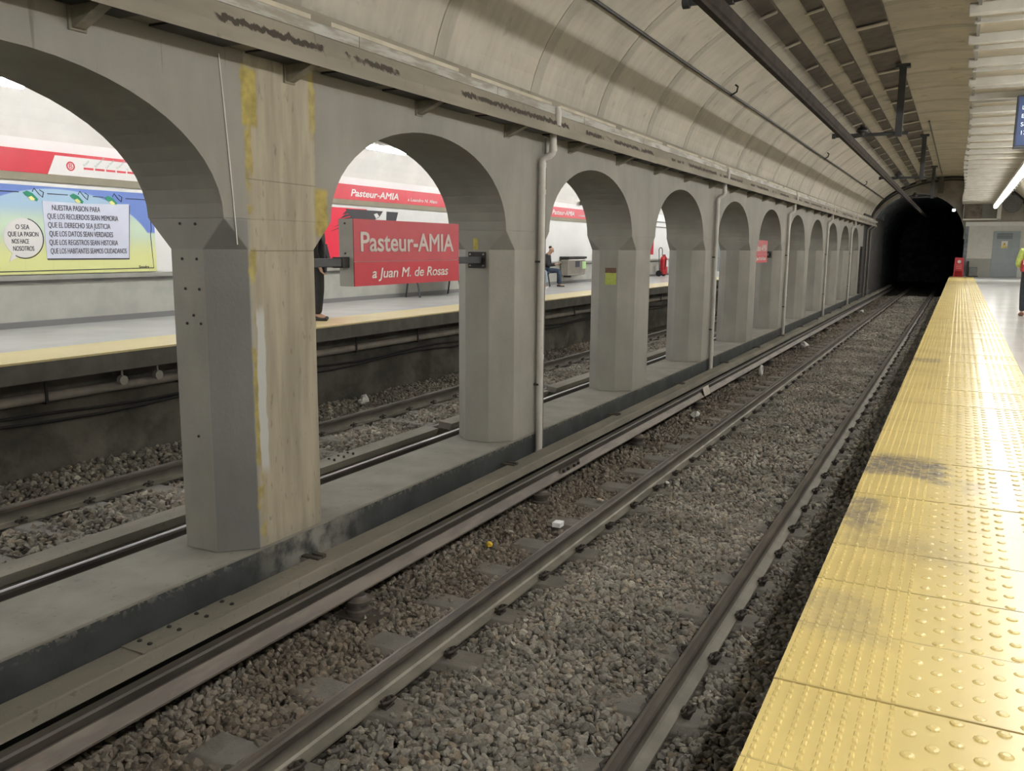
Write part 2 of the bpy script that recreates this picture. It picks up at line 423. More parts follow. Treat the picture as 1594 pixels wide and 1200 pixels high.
PIL[0] = tag(base_p, 'nearest eight-sided pillar with a bare brown concrete face streaked with yellow paint', 'pillar', 'pillars of the arcade')
extra = {1: ', carrying the red station sign bracket and the first downpipe', 2: ', with a small yellow-green sticker on its side', 3: ', with a thin white downpipe on its front'}
for k in range(len(PC)):
    if k == I1 or k == I1-3: continue
    o = base_p.copy(); COL.objects.link(o); o.location.y = PC[k]
    i = k-I1
    if i < 0: o['label'] = 'grey eight-sided arcade pillar standing just before the camera, behind the left frame edge'
    else: o['label'] = '%s grey eight-sided arcade pillar counted from the brown-faced one as first%s' % (ordn[i], extra.get(i, ''))
    PIL[i] = o
# plinth
struct(MB().box(XB, XW-.004, YA, 47.5, -.35, .372).build('trim_1', PLS), 'dark painted side of the long plinth under the pillars')
struct(MB().box(XB-.01, XW, YA, 47.5, .36, .38).build('trim_2', PLT, bevel=.006), 'dusty grey top of the long plinth under the pillars')
# ledge / fascia above the arches
struct(MB().prism([(XW, 3.62), (XW, 3.515), (-3.72, 3.51), (-3.705, 3.478), (-3.685, 3.474), (-3.685, 3.492), (-3.70, 3.497), (-3.705, 3.565), (-3.735, 3.575), (-3.765, 3.69), (-3.775, 3.83), (-4.05, 3.84), (-4.05, 3.62)][::-1], YA, YP).build('trim_3', FAS), 'stained plaster ledge running above the arches')
m = MB(); y = YA
while y < YP:
    m.box(-3.775, -3.757, y+.006, y+2.0, 3.69, 3.762); y += 2.0
struct(m.build('trim_4', GALV, bevel=.002), 'galvanised strip fixed along the ledge')
m = MB(); y = 6.55-1.83*8
while y < YP-1.8:
    m.box(-3.80, -3.768, y, y+1.63, 3.768, 3.80); y += 1.83
struct(m.build('trim_5', WTRIM, bevel=.003), 'pale boards at the foot of the vault panels')
# dark plates standing in for the shaded hollows under the ledge + gussets (brackets)
def gusset():
    t = thing('ledge_bracket', 'small painted steel gusset holding up the stained ledge above the arches', 'bracket', (XW, 0, 3.40), 0, 'gussets under the ledge')
    L().prism([(0, 0), (.03, 0), (.23, .088), (.23, .108), (0, .113)], -.035, .035, 'y').build('gusset_plate', mat_gus, t, bevel=.003)
    L().box(0, .012, -.05, .05, -.012, .12).build('wall_plate', mat_gus, t)
    return t
mat_gus = mat('grimy_bracket_paint', (.20, .185, .14), .7, .2, 12)
g0 = gusset(); ys = [2.98+1.52*i for i in range(0, 26)]
for i, y in enumerate(ys):
    if i == 0: g0.location.y = y
    else: dup(g0, (XW, y, 3.40))
m = MB()
for i in range(0, 60):
    y = .6+.7*i
    m.box(-3.93, -3.735, y, y+.52, 3.500, 3.513)
struct(m.build('trim_6', DARK), 'dark plates standing in for shaded gaps under the ledge')

# vaults (real grooves between the panels)
def vault(name, x0, x1, zf, y0, y1, m_, cut=None, N=44, groove=True):
    mb = MB(); th = np.linspace(math.pi, 0, N+1); cx, a = (x0+x1)/2, (x1-x0)/2
    prof = [(cx+a*math.cos(t)) for t in th]; P = [(x, zf(x)) for x in prof]
    ys = [y0]; off = [0]
    if groove:
        y = 6.35-18.3
        while y < y1:
            if y > y0: ys += [y-.012, y-.011, y+.011, y+.012]; off += [0, .03, .03, 0]
            y += 1.83
    ys.append(y1); off.append(0)
    mb.rings([[(x+(0), yy, z+d) for x, z in P] for yy, d in zip(ys, off)], cap=False, closed=False)
    return mb.build(name, m_)
struct(vault('ceiling', -4.05, 2.85, VZ, YA, YP, VAU), 'curved vault of cream panels over the near track')
struct(vault('ceiling_far', -11.77, -4.33, VZF, YA, YD, VAUF, groove=False), 'pale vault over the far platform')
ov = bpy.data.objects['ceiling_far']; ov.name = 'ceiling_left'
# near platform right wall
struct(MB().box(3.2, 3.4, YA, YD, PZ-.3, 4.9).build('wall_right', WHITE))
struct(MB().box(2.8, 3.4, YA, YP, 3.58, 3.66).build('trim_7', WHITE), 'cornice on the right wall')
struct(MB().box(-12, 3.4, YA-.2, YA, -.5, 6.2).build('wall_back', mat('back_wall_paint', (.3, .29, .26), .7)))
# near platform slab
struct(MB().box(XE+.02, 3.3, YA, YD+.1, PZ-.25, PZ-.012).build('floor_near', FASC2)); bpy.data.objects['floor_near'].name = 'floor'
struct(MB().box(.757, 3.22, YA, YD, PZ-.02, PZ).build('floor_grey', FLO), 'pale grey polished floor of the near platform')
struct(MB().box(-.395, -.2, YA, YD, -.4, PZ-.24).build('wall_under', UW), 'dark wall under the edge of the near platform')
# tactile tiles with raised bars and domes, one continuous paving
def tactile():
    V = []; F = []
    def quadbox(x0, x1, y0, y1, z0, z1, ins=0.0):
        o = len(V)
        V.extend([(x0, y0, z0), (x1, y0, z0), (x1, y1, z0), (x0, y1, z0), (x0+ins, y0+ins, z1), (x1-ins, y0+ins, z1), (x1-ins, y1-ins, z1), (x0+ins, y1-ins, z1)])
        F.extend([(o+4, o+5, o+6, o+7), (o, o+1, o+5, o+4), (o+1, o+2, o+6, o+5), (o+2, o+3, o+7, o+6), (o+3, o, o+4, o+7)])
    strips = [(XE, .756)]
    n0 = int((YA-.27)/.5); n1 = int((YD-.27)/.5)
    for k in range(n0, n1+1):
        y0 = .27+.5*k; y1 = min(y0+.496, YD)
        dz = .0015*math.sin(k*2.7)
        for x0, x1 in strips: quadbox(x0, x1, y0, y1, PZ-.03, PZ+dz, .001)
        if y0 < 1.2: continue
        for i in range(9):
            x = XE+.024+i*.0425
            for j in range(12):
                y = y0+.02+j*.0415
                quadbox(x-.008, x+.008, y-.014, y+.014, PZ+dz-.001, PZ+dz+.006, .004)
    far = 30
    yy = 1.5; r = 0
    while yy < YD-.1:
        xs = np.arange(-.02+(.062 if r % 2 else 0), .74, .124)
        for x in xs:
            if abs(x-.357) < .018: continue
            seg = 10 if yy < 12 else 6
            o = len(V)
            for rr, zz in ((.0215, -.001), (.018, .003), (.010, .0052)):
                for q in range(seg):
                    t = 2*math.pi*q/seg; V.append((x+rr*math.cos(t), yy+rr*math.sin(t), PZ+zz))
            for lv in range(2):
                for q in range(seg):
                    F.append((o+lv*seg+q, o+lv*seg+(q+1) % seg, o+(lv+1)*seg+(q+1) % seg, o+(lv+1)*seg+q))
            F.append(tuple(o+2*seg+q for q in range(seg)))
        yy += .062; r += 1
    me = bpy.data.meshes.new('floor_tactile'); me.from_pydata(V, [], F); me.update(); me.materials.append(TAC)
    o = bpy.data.objects.new('floor_tactile', me); COL.objects.link(o)
    return struct(o, 'yellow tactile paving with raised bars and domes along the platform edge')
tactile()
# track bed
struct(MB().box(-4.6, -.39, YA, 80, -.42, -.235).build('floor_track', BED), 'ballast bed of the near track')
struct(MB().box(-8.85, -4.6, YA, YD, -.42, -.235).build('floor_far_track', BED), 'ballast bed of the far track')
# far platform
struct(MB().box(FW-.05, FE+.02, YA, YD, FZ-.22, FZ-.012).build('floor_left', FASC2), 'far platform slab')
struct(MB().box(FE-.02, FE+.022, YA, YD, FZ-.225, FZ-.004).build('trim_8', FASC2, bevel=.01), 'dark concrete edge beam of the far platform')
struct(MB().box(FW-.05, FE-.9, YA, YD, FZ-.05, FZ).build('floor_left_tiles', FLOF), 'pale tiled floor of the far platform')
struct(MB().box(FE-.902, FE+.025, YA, YD, FZ-.02, FZ+.002).build('floor_left_tactile', TACF), 'pale yellow tactile strip of the far platform')
struct(MB().box(-9.0, -8.8, YA, YD, -.42, FZ-.2).build('wall_under_left', UW), 'dark mottled wall under the far platform')
struct(MB().box(FW-.25, FW, YA, YD, FZ-.3, 4.0).build('wall_left', LWALL), 'white far wall with a grey lower part')
struct(MB().box(FW-.02, FW+.06, YA, YD, 1.84, 1.91).build('trim_9', GREYC, bevel=.005), 'grey coping along the far wall')
struct(MB().box(FW-.02, FW+.022, YA, YD, 1.79, 1.84).build('trim_10', mat('dark_grey_line', (.16, .16, .15), .6)), 'dark line under the coping of the far wall')
struct(MB().box(-12, -4.0, YD, YD+.2, -.4, 6.0).build('wall_far_end', mat('far_end_wall_paint', (.2, .2, .19), .7)), 'end wall of the far platform')
# portal of the tunnel at YP : a wall with a round opening
def portal():
    cx, cz, r = -1.97, 2.95, 2.08; m = MB(); N = 40
    def outer(x): return VZ(max(-4.04, min(2.84, x)))+.12
    pts = [(cx-r, -.4)] + [(cx+r*math.cos(t), cz+r*math.sin(t)) for t in np.linspace(math.pi, 0, N+1)]
    for (x0, z0), (x1, z1) in zip(pts[1:], pts[2:]):
        for yy in (YP, YP+.3):
            m.add([(x0, yy, z0), (x1, yy, z1), (x1, yy, outer(x1)), (x0, yy, outer(x0))], [(0, 1, 2, 3)])
        m.add([(x0, YP, z0), (x1, YP, z1), (x1, YP+.3, z1), (x0, YP+.3, z0)], [(0, 1, 2, 3)])
    # right-hand part above the platform end
    xs = np.linspace(cx+r, 3.2, 12)
    for x0, x1 in zip(xs, xs[1:]):
        m.add([(x0, YP, 3.72), (x1, YP, 3.72), (x1, YP, outer(x1)), (x0, YP, outer(x0))], [(0, 1, 2, 3)])
    m.box(cx+r, 3.2, YP, YP+.3, 3.70, 3.74)
    m.box(cx+r-.03, cx+r+.02, YP, YP+.3, 2.9, 3.74)
    return struct(m.build('wall_end', DIAPH), 'grey end wall over the tunnel mouth')
portal()
m = MB(); rim = [Vector((x, YP-.05, VZ(x)-.05)) for x in np.linspace(-4.0, 2.8, 50)]
m.tube(rim, .055, 8); m.tube([p+Vector((0, .03, -.13)) for p in rim], .03, 8)
struct(m.build('trim_11', DARK, smooth=True), 'dark rim where the vault meets the end wall')
# tunnel bore behind
m = MB(); cx, cz, r = -1.97, 2.95, 2.55; N = 32
prof = [(cx-r, -.4)] + [(cx+r*math.cos(t), cz+r*math.sin(t)) for t in np.linspace(math.pi, .40, N+1)] + [(.36, 3.94), (.36, PZ-.3)]
m.rings([[(x, yy, z) for x, z in prof[:-1]] for yy in (YP+.3, 53.9, 80)], cap=False, closed=False)
struct(m.build('wall_tunnel', TUNNEL), 'sooty lining of the tunnel')
struct(MB().box(-4.6, 3.3, 80, 80.2, -.45, 6).build('wall_tunnel_end', TUNNEL), 'darkness at the end of the tunnel')
struct(MB().box(.15, .33, YD-.0, 80, -.4, 3.9).build('wall_tunnel_side', TUNNEL), 'sooty tunnel side wall behind the platform end')
struct(MB().box(-4.6, -3.96, YARC, 54.0, -.4, 4.0).build('wall_tunnel_left', mat('dark_brick_lining', (.034, .032, .03), .85, .45, 3, bump=.4)), 'dark stained wall between arcade and tunnel')
# end wall of the near platform at YD
struct(MB().box(.33, 3.3, YD, YD+.2, PZ-.1, 3.69).build('wall_platform_end', ENDW), 'beige end wall of the platform')
struct(MB().box(.34, 1.53, YD-.01, YD+.01, PZ, 1.95).build('trim_12', ENDL), 'darker lower band of the end wall')
struct(MB().box(.12, 3.3, YD-.25, YD+.2, 3.69, 3.94).build('trim_13', WHITE, bevel=.01), 'white lintel bar over the end door')
struct(MB().box(cx+r+.0, 3.3, YP+.3, YD+.3, 4.0, 4.1).build('ceiling_end', ENDL), 'ceiling of the end recess')
d = struct(MB().box(1.53, 2.80, YD-.05, YD+.02, PZ+.02, 3.42).build('door_1', DOORM, bevel=.008), 'blue-grey steel service door with a yellow warning sign')
m = MB()
for i in range(7): m.box(1.70, 2.45, YD-.07, YD-.045, 3.02+.045*i, 3.045+.045*i)
m.build('vent_grille', mat('door_grille', (.10, .125, .135), .5), d)
sgn = MB().box(1.94, 2.24, YD-.062, YD-.048, 2.53, 2.90).build('warning_sign', WHITE, d)
MB().box(1.955, 2.225, YD-.066, YD-.060, 2.545, 2.62).build('sign_band', mat('warning_yellow', (.75, .60, .05), .5), sgn)
MB().add([(2.0, YD-.066, 2.66), (2.18, YD-.066, 2.66), (2.09, YD-.066, 2.85), (2.0, YD-.061, 2.66), (2.18, YD-.061, 2.66), (2.09, YD-.061, 2.85)], [(0, 1, 2), (5, 4, 3), (0, 3, 4, 1), (1, 4, 5, 2), (2, 5, 3, 0)]).build('warning_triangle', mat('warning_yellow_triangle', (.75, .60, .05), .5), sgn)
MB().box(2.08, 2.10, YD-.07, YD-.064, 2.69, 2.79).build('bolt_mark', INK, sgn)
MB().tube([(2.68, YD-.05, 2.0), (2.68, YD-.12, 2.0), (2.55, YD-.12, 2.0)], .015, 8).build('door_handle', STEEL, d)

# ------------------------------------------------------------------ running rails
RPROF = [(-.075, -.172), (.075, -.172), (.075, -.160), (.022, -.146), (.010, -.135), (.009, -.055), (.035, -.042), (.036, -.012), (.028, 0), (-.028, 0), (-.036, -.012), (-.035, -.042), (-.009, -.055), (-.010, -.135), (-.022, -.146), (-.075, -.160)]
def rail(x, y0, y1, label, m=RAIL, worn=True):
    t = thing('running_rail', label, 'rail', (x, 0, -.172))
    MB().prism([(x+a, b) for a, b in RPROF], y0, y1).build('rail_section', m, t, smooth=False)
    if worn: MB().box(x-.027, x-.010, y0, y1, -.001, .0012).build('worn_running_surface', mat('worn_running_top_%d' % int(-x*100), (.17, .155, .135), .38, .15, 6, metal=.6), t)['label'] = 'polished top of the rail'
    return t
rail(-2.745, YA, 79, 'left running rail of the near track, between third rail and gravel centre')
rail(-1.240, YA, 79, 'right running rail of the near track, beside the yellow platform edge')
rail(-7.50, YA, 53, 'rusty running rail of the far track, under the far platform', worn=False)
rail(-6.065, YA, 53, 'nearer running rail of the far track, behind the covered third rail', worn=False)

# sleepers with clips
def sleeper(cx, label, group, parts=True):
    t = thing('concrete_sleeper', label, 'sleeper', (cx, 0, -.32), 0, group)
    m = L(); m.rings([[(-1.28, -.14, 0), (1.28, -.14, 0), (1.28, .14, 0), (-1.28, .14, 0)], [(-1.28, -.14, .11), (1.28, -.14, .11), (1.28, .14, .11), (-1.28, .14, .11)], [(-1.25, -.105, .150), (1.25, -.105, .150), (1.25, .105, .150), (-1.25, .105, .150)]])
    m.build('sleeper_block', CONC, t, bevel=.008)
    for rx in (-.755, .75):
        for s in (-1, 1):
            x = rx+s*.098
            c = L(); c.box(x-.018, x+.018, -.04, .04, .148, .165)
            pts = [(x-s*.02, -.05, .172), (x+s*.012, -.055, .195), (x+s*.035, -.02, .200), (x+s*.03, .03, .198), (x-s*.005, .045, .190), (x-s*.03, .02, .182), (x-s*.03, -.02, .18)]
            c.tube(pts, .010, 7); c.lathe([(.016, .17), (.016, .20), (.008, .215)], (x+s*.005, 0), 8)
            c.build('rail_clip', mat_clip, t, smooth=True)
    return t
mat_clip = mat('rusty_clip', (.055, .045, .038), .7, .3, 20)
s0 = sleeper(-1.99, 'concrete sleeper half buried in the near track gravel', 'sleepers of the near track')
k = 0; y = 3.64-.7*6; first = True
while y < 54:
    loc = (-1.99+random.uniform(-.02, .02), y+random.uniform(-.012, .012), -.32)
    if first: s0.location = loc; first = False
    else: dup(s0, loc, rz=random.uniform(-.01, .01))
    y += .70
s1 = sleeper(-6.78, 'concrete sleeper half buried in the far track gravel', 'sleepers of the far track')
y = 1.2; first = True
while y < 26:
    if first: s1.location = (-6.78, y, -.32); first = False
    else: dup(s1, (-6.78, y, -.32))
    y += .70

# crushed stone: one object per bed (nobody could count it)
def rock_variants(sub, n):
    b = bmesh.new(); bmesh.ops.create_icosphere(b, subdivisions=sub, radius=1)
    D = np.array([v.co.normalized()[:] for v in b.verts]); T = np.array([[v.index for v in f.verts] for f in b.faces]); b.free()
    out = []
    for i in range(n):
        pn = RG.normal(size=(8, 3)); pn /= np.linalg.norm(pn, axis=1)[:, None]; pd = RG.uniform(.5, .95, 8)
        dd = D@pn.T; dd[dd < .05] = .05; r = np.minimum((pd/dd).min(1), 1.45)
        out.append(D*r[:, None]*RG.uniform(.65, 1.3, 3))
    return out, T
def gravel(name, m_, label, pos, size, sub):
    vs_, T = rock_variants(sub, 24); n = len(pos); nv = len(vs_[0]); nf = len(T)
    A = np.empty((n, nv, 3), np.float32)
    q = RG.normal(size=(n, 4)); q /= np.linalg.norm(q, axis=1)[:, None]
    a, b, c, d = q.T
    R = np.stack([1-2*(c*c+d*d), 2*(b*c-a*d), 2*(b*d+a*c), 2*(b*c+a*d), 1-2*(b*b+d*d), 2*(c*d-a*b), 2*(b*d-a*c), 2*(c*d+a*b), 1-2*(b*b+c*c)], 1).reshape(n, 3, 3)
    idx = RG.integers(0, 24, n); V = np.stack(vs_)[idx]
    A = np.einsum('nij,nvj->nvi', R, V)*size[:, None, None]+pos[:, None, :]
    F = (T[None]+np.arange(n)[:, None, None]*nv).reshape(-1)
    me = bpy.data.meshes.new(name); me.vertices.add(n*nv); me.vertices.foreach_set('co', A.reshape(-1).astype(np.float32))
    me.loops.add(len(F)); me.loops.foreach_set('vertex_index', F.astype(np.int32))
    me.polygons.add(n*nf); me.polygons.foreach_set('loop_start', np.arange(0, n*nf*3, 3, dtype=np.int32)); me.polygons.foreach_set('loop_total', np.full(n*nf, 3, np.int32))
    me.update(calc_edges=True); me.shade_flat(); me.materials.append(m_)
    o = bpy.data.objects.new(name, me); COL.objects.link(o)
    return tag(o, label, 'gravel', kind='stuff')
def bedheight(x, y):
    h = -.172-.045*np.exp(-((x+2.745)/.22)**2)-.045*np.exp(-((x+1.24)/.22)**2)-.03*(x < -3.0)+.032*(x > -1.02)
    h += .03*np.exp(-((x+2.0)/.38)**2)
    return h+.018*np.sin(2.1*y+3*x)*np.sin(1.3*y-2.2*x)
def scatter(x0, x1, y0, y1, sp, hf, layers):
    P = []
    for l in range(layers):
        gx, gy = np.meshgrid(np.arange(x0, x1, sp), np.arange(y0, y1, sp)); gx = gx.ravel(); gy = gy.ravel()
        gx = gx+RG.uniform(-.5, .5, gx.size)*sp*1.1; gy = gy+RG.uniform(-.5, .5, gy.size)*sp*1.1
        z = hf(gx, gy)-.022*l+RG.uniform(-.008, .010, gx.size)
        P.append(np.stack([gx, gy, z], 1))
    return np.concatenate(P)
def clean(P, sl0, rails, xa, xb, hide=.4):
    # keep stones off the rails and mostly off the visible ends of the sleepers
    keep = np.ones(len(P), bool)
    for rx in rails: keep &= np.abs(P[:, 0]-rx) > .085
    ph = (P[:, 1]-sl0+.35) % .7-.35; on = np.abs(ph) < .115
    near = np.zeros(len(P), bool)
    for rx, lo, hi in xa: near |= (P[:, 0] > rx+lo) & (P[:, 0] < rx+hi)
    keep &= ~(on & near & (RG.uniform(size=len(P)) > .30))
    return P[keep]
P1 = scatter(-3.72, -.52, 1.3, 8.6, .0375, bedheight, 2)
P1 = clean(P1, 3.64, (-2.745, -1.24), ((-2.745, -.42, .27), (-1.24, -.22, .20)), 0, 0)
S1 = RG.uniform(.013, .0265, len(P1))*np.where(RG.uniform(size=len(P1)) > .93, 1.35, 1)
gravel('ballast_gravel', STN, 'crushed grey and tan stones filling the near track', P1, S1, 2)
def flatr(P): return P
P2 = scatter(-3.72, -.52, 8.6, 26, .052, bedheight, 1)
P2 = clean(P2, 3.64, (-2.745, -1.24), ((-2.745, -.42, .2), (-1.24, -.2, .20)), 0, 0)
gravel('ballast_gravel_distant', STN, 'crushed stones farther along the near track', P2, RG.uniform(.02, .036, len(P2)), 1)
P2b = scatter(-3.72, -.52, 26, 52, .085, bedheight, 1); P2b = clean(P2b, 3.64, (-2.745, -1.24), ((-2.745, -.3, .1),), 0, 0)
gravel('ballast_gravel_tunnel', STN, 'crushed stones near the tunnel mouth', P2b, RG.uniform(.03, .055, len(P2b)), 1)
def bh2(x, y): return -.18-.04*np.exp(-((x+7.5)/.2)**2)+.06*(x < -7.9)*np.clip(-7.9-x, 0, .8)+.012*np.sin(3*y+2*x)
P3 = scatter(-8.70, -4.75, 2.0, 24, .056, bh2, 1); P3 = clean(P3, 1.2, (-7.5, -6.065), ((-7.5, -.2, .25),), 0, 0)
gravel('far_ballast_gravel', STNF, 'crushed stones filling the far track', P3, RG.uniform(.022, .038, len(P3)), 1)

# ------------------------------------------------------------------ third rail of the near track
t = thing('third_rail', 'brown steel conductor rail running beside the dark plinth under its cover board', 'rail', (-3.60, 0, -.05))
TP = [(-.075, -.03), (.075, -.03), (.075, -.018), (.020, .045), (.018, .062), (.037, .070), (.037, .108), (.028, .12), (-.028, .12), (-.037, .108), (-.037, .07), (-.018, .062), (-.02, .045), (-.075, -.018)]
MB().prism([(-3.60+a, b) for a, b in TP], YA, 60).build('conductor_rail', RAIL3, t)
m = MB()
for dy in (-.12, -.04, .05, .12): m.lathe([(0, 0), (.016, 0), (.016, .02), (0, .02)], (0, 0), 6)
fp = MB().box(-3.562, -3.545, 8.05, 8.55, -.0, .062).build('fishplate', RAIL3, t)
m = MB()
for yy in (8.1, 8.22, 8.38, 8.5): m.tube([(-3.545, yy, .03), (-3.522, yy, .03)], .017, 6)
m.build('fishplate_bolt', DARK, fp)
MB().prism([(-3.522, -.02), (-3.515, -.018), (-3.555, .118), (-3.562, .116)], 13.75, 14.1, 'y').build('rail_guard_plate', STRAP, t)['label'] = 'pale folded plate over the rail'
cb = thing('third_rail_cover', 'long weathered board roofing the third rail beside the dark plinth', 'cover board', (-3.78, 0, .14))
MB().prism([(-3.87, .135), (-3.675, .118), (-3.69, .192), (-3.70, .198), (-3.87, .202)], YA, 60).build('cover_plank', COVER, cb, bevel=.004)
bp = MB().box(-3.865, -3.70, 2.93, 3.72, .201, .209).build('bolted_splice_plate', COVER, cb)
for i in range(4):
    for xx in (-3.83, -3.75): MB().lathe([(0, .205), (.014, .205), (.014, .216), (.006, .222), (0, .222)], (xx, 3.02+.2*i), 6).build('splice_bolt', DARK, bp)

def covbracket():
    t = thing('cover_bracket', 'dark iron strap bracket gripping the third rail cover beside the plinth', 'bracket', (0, 0, 0), 0, 'brackets of the third rail cover')
    L().box(-.10, .05, -.022, .022, 0, .016).build('bracket_strap', mat_br, t, bevel=.003)
    L().box(-.045, .055, .022, .062, -.005, .028).build('bracket_angle', mat_br, t, bevel=.003)
    return t
mat_br = mat('dark_rusty_bracket', (.07, .06, .05), .6, .2, 20)
b0 = covbracket()
for i in range(17):
    loc = (-3.84, 1.50+2.985*i, .198)
    if i == 0: b0.location = loc
    else: dup(b0, loc)
def insul():
    t = thing('third_rail_insulator', 'round stacked insulator under the third rail on a dark plate', 'insulator', (0, 0, 0), 0, 'insulators under the third rail')
    L().lathe([(0, 0), (.09, 0), (.09, .03), (.075, .04), (.075, .075), (.095, .08), (.10, .105), (.07, .115), (.055, .135), (0, .14)], n=20).build('insulator_body', mat_ins, t, smooth=True)
    L().box(-.13, .22, -.12, .10, -.03, .0).build('base_plate', mat_br, t, bevel=.005)
    return t
mat_ins = mat('dusty_brown_porcelain', (.105, .092, .08), .5, .15, 12)
n0 = insul()
for i in range(13):
    loc = (-3.56, 1.62+2.985*i, -.185)
    if i == 0: n0.location = loc
    else: dup(n0, loc)
# third rail and cover of the far track
t = thing('third_rail', 'conductor rail with a shiny top line behind the dusty plinth on the far track', 'rail', (-5.42, 0, -.05))
MB().prism([(-5.42+a, b-.02) for a, b in TP], YA, 40).build('conductor_rail', RAIL3, t)
MB().box(-5.437, -5.40, YA, 40, .1, .103).build('worn_contact_surface', mat('bright_worn_contact_surface', (.85, .86, .88), .35, .05, 6, metal=.4), t)['label'] = 'bright worn contact top'
cb = thing('third_rail_cover', 'grey plank covering the third rail of the far track, broken by gaps', 'cover board', (-5.36, 0, .18))
for a, b in ((YA, 8.45), (8.75, 11.55), (11.85, 22), (22.3, 40)):
    MB().prism([(-5.50, .175), (-5.335, .165), (-5.30, .245), (-5.48, .262)], a, b).build('cover_plank', COVER, cb, bevel=.005)
for yy in (6.6, 6.75, 6.9):
    for xx in (-5.43, -5.36): MB().lathe([(0, .25), (.014, .25), (.012, .272), (0, .274)], (xx, yy), 6).build('splice_bolt', DARK, cb)

# ------------------------------------------------------------------ downpipes on the arcade
def downpipe(c, i, lab):
    y = c+.20; t = thing('downpipe', lab, 'pipe', (-3.90, y, .14))
    MB().tube([(-3.90, y, .14), (-3.90, y, 3.20), (-3.895, y, 3.245), (-3.87, y+.01, 3.27), (-3.83, y+.02, 3.285), (-3.80, y+.03, 3.315), (-3.795, y+.03, 3.36), (-3.795, y+.03, 3.50)], .036, 16).build('pipe', PIPE, t, smooth=True)
    for q in ([(-3.90, y, .14), (-3.90, y, .19)], [(-3.90, y, 1.18), (-3.90, y, 1.23)], [(-3.90, y, 2.9), (-3.90, y, 2.95)], [(-3.795, y+.03, 3.33), (-3.795, y+.03, 3.39)], [(-3.90, y, 3.17), (-3.90, y, 3.22)]):
        MB().tube(q, .041, 16).build('pipe_socket', PIPE, t, smooth=True)
    MB().tube([(-3.745, y+.03, 3.58), (-3.745, y+.03, 3.72), (-3.76, y+.03, 3.76)], .034, 12).build('upper_stub', PIPE, t, smooth=True)
    for z in (.9, 2.2): MB().box(-3.95, -3.895, y-.045, y+.045, z, z+.02).build('pipe_clamp', DARK, t)
downpipe(PC[I1+1], 0, 'white plastic downpipe on the second pillar, nearest of the five')
downpipe(PC[I1+3], 1, 'white plastic downpipe on the fourth pillar, second from the camera')
downpipe(PC[I1+5], 2, 'white plastic downpipe on the sixth pillar, just right of the far red sign')
downpipe(PC[I1+7], 3, 'white plastic downpipe on the eighth pillar')
downpipe(PC[I1+9]-.3, 4, 'white plastic downpipe nearest the tunnel end of the arcade')
tag(MB().tube([(-3.925, PC[I1+1]+.33, .2), (-3.925, PC[I1+1]+.33, 3.48)], .014, 8).build('conduit', mat('grey_conduit_paint', (.2, .19, .17), .6), smooth=True), 'thin grey conduit just right of the nearest white downpipe', 'conduit')
for yy, lab in ((43.6, 'rusty pipe against the dark wall just past the arcade end'), (45.2, 'thin pipe against the dark wall beside the tunnel mouth')):
    tag(MB().tube([(-3.90, yy, .0), (-3.90, yy, 3.3), (-3.7, yy+.1, 3.5)], .045, 8).build('wall_pipe', mat('wall_pipe_grey_%d' % yy, (.2, .19, .17), .6), smooth=True), lab, 'pipe')

# ------------------------------------------------------------------ cables and rigid overhead bar
CP = []
def vcable(y): x = -3.44; return (x, y, VZ(x)-.06-.006*math.sin(y*.59))
t = thing('ceiling_cable', 'dark cable slung along the left side of the vault on hooks', 'cable', vcable(10))
MB().tube([vcable(y) for y in np.arange(YA, YP, .5)], .021, 8).build('cable_run', DARK, t, smooth=True)
for yy in (3.6, 14.2, 24.9, 35.6):
    c = Vector(vcable(yy)); MB().tube([c+Vector((.0, 0, -.03)), c+Vector((.05, .02, .0)), c+Vector((.10, .02, .03)), c+Vector((.12, .0, .10)), c+Vector((.03, 0, .17))], .016, 6).build('cable_hook', DARK, t, smooth=True)
RB = thing('overhead_conductor_bar', 'heavy dark rigid overhead conductor bar hung above the near track', 'conductor bar', (-1.975, 0, 4.28))
PR = [(-.03, 4.26), (.03, 4.26), (.04, 4.285), (.06, 4.30), (.06, 4.385), (.065, 4.40), (-.065, 4.40), (-.06, 4.385), (-.06, 4.30), (-.04, 4.285)]
MB().prism([(-1.975+a, b) for a, b in PR], YA, 60).build('bar_profile', mat('bar_dark_bronze', (.035, .029, .025), .85, .25, 4, spec=.15), RB)
def support():
    t = thing('overhead_support', '', 'bracket', (0, 0, 0))
    L().box(-.06, .06, -.05, .05, 0, 1.25).build('post', DARK2, t, bevel=.006)
    L().box(-.12, .12, -.09, .09, 1.20, 1.26).build('top_plate', DARK2, t, bevel=.004)
    L().tube([(-1.08, 0, .06), (.16, 0, .06)], .032, 10).build('cross_arm', DARK2, t, smooth=True)
    L().tube([(-1.14, 0, .06), (-1.08, 0, .06)], .05, 10).build('arm_end_cap', DARK2, t, smooth=True)
    L().lathe([(0, .05), (.05, .05), (.055, .10), (.10, .115), (.105, .14), (.075, .19), (.05, .20), (.045, .24), (0, .245)], (-.62, 0), 16).build('insulator', DARK, t, smooth=True)
    L().tube([(-.62, 0, .05), (-.74, 0, .03)], .025, 8).build('insulator_bolt', DARK, t)
    L().box(-.86, -.70, -.05, .05, .01, .045).build('bar_clamp', DARK, t, bevel=.004)
    return t
DARK2 = mat('dark_blue_grey_steel', (.055, .06, .066), .5, .15, 6)
sp0 = support()
for i, (yy, lab) in enumerate(((7.7, 'overhead bar support with black insulator at the top edge, nearest the camera'), (17.6, 'large overhead support arm and post halfway along the vault'), (28.2, 'second complete overhead support arm along the vault'), (38.6, 'overhead support just before the tunnel mouth'))):
    loc = (-1.17, yy, 4.40)
    if i == 0: sp0.location = loc; sp0['label'] = lab; sp0.name = 'overhead_support'
    else: dup(sp0, loc, lab)
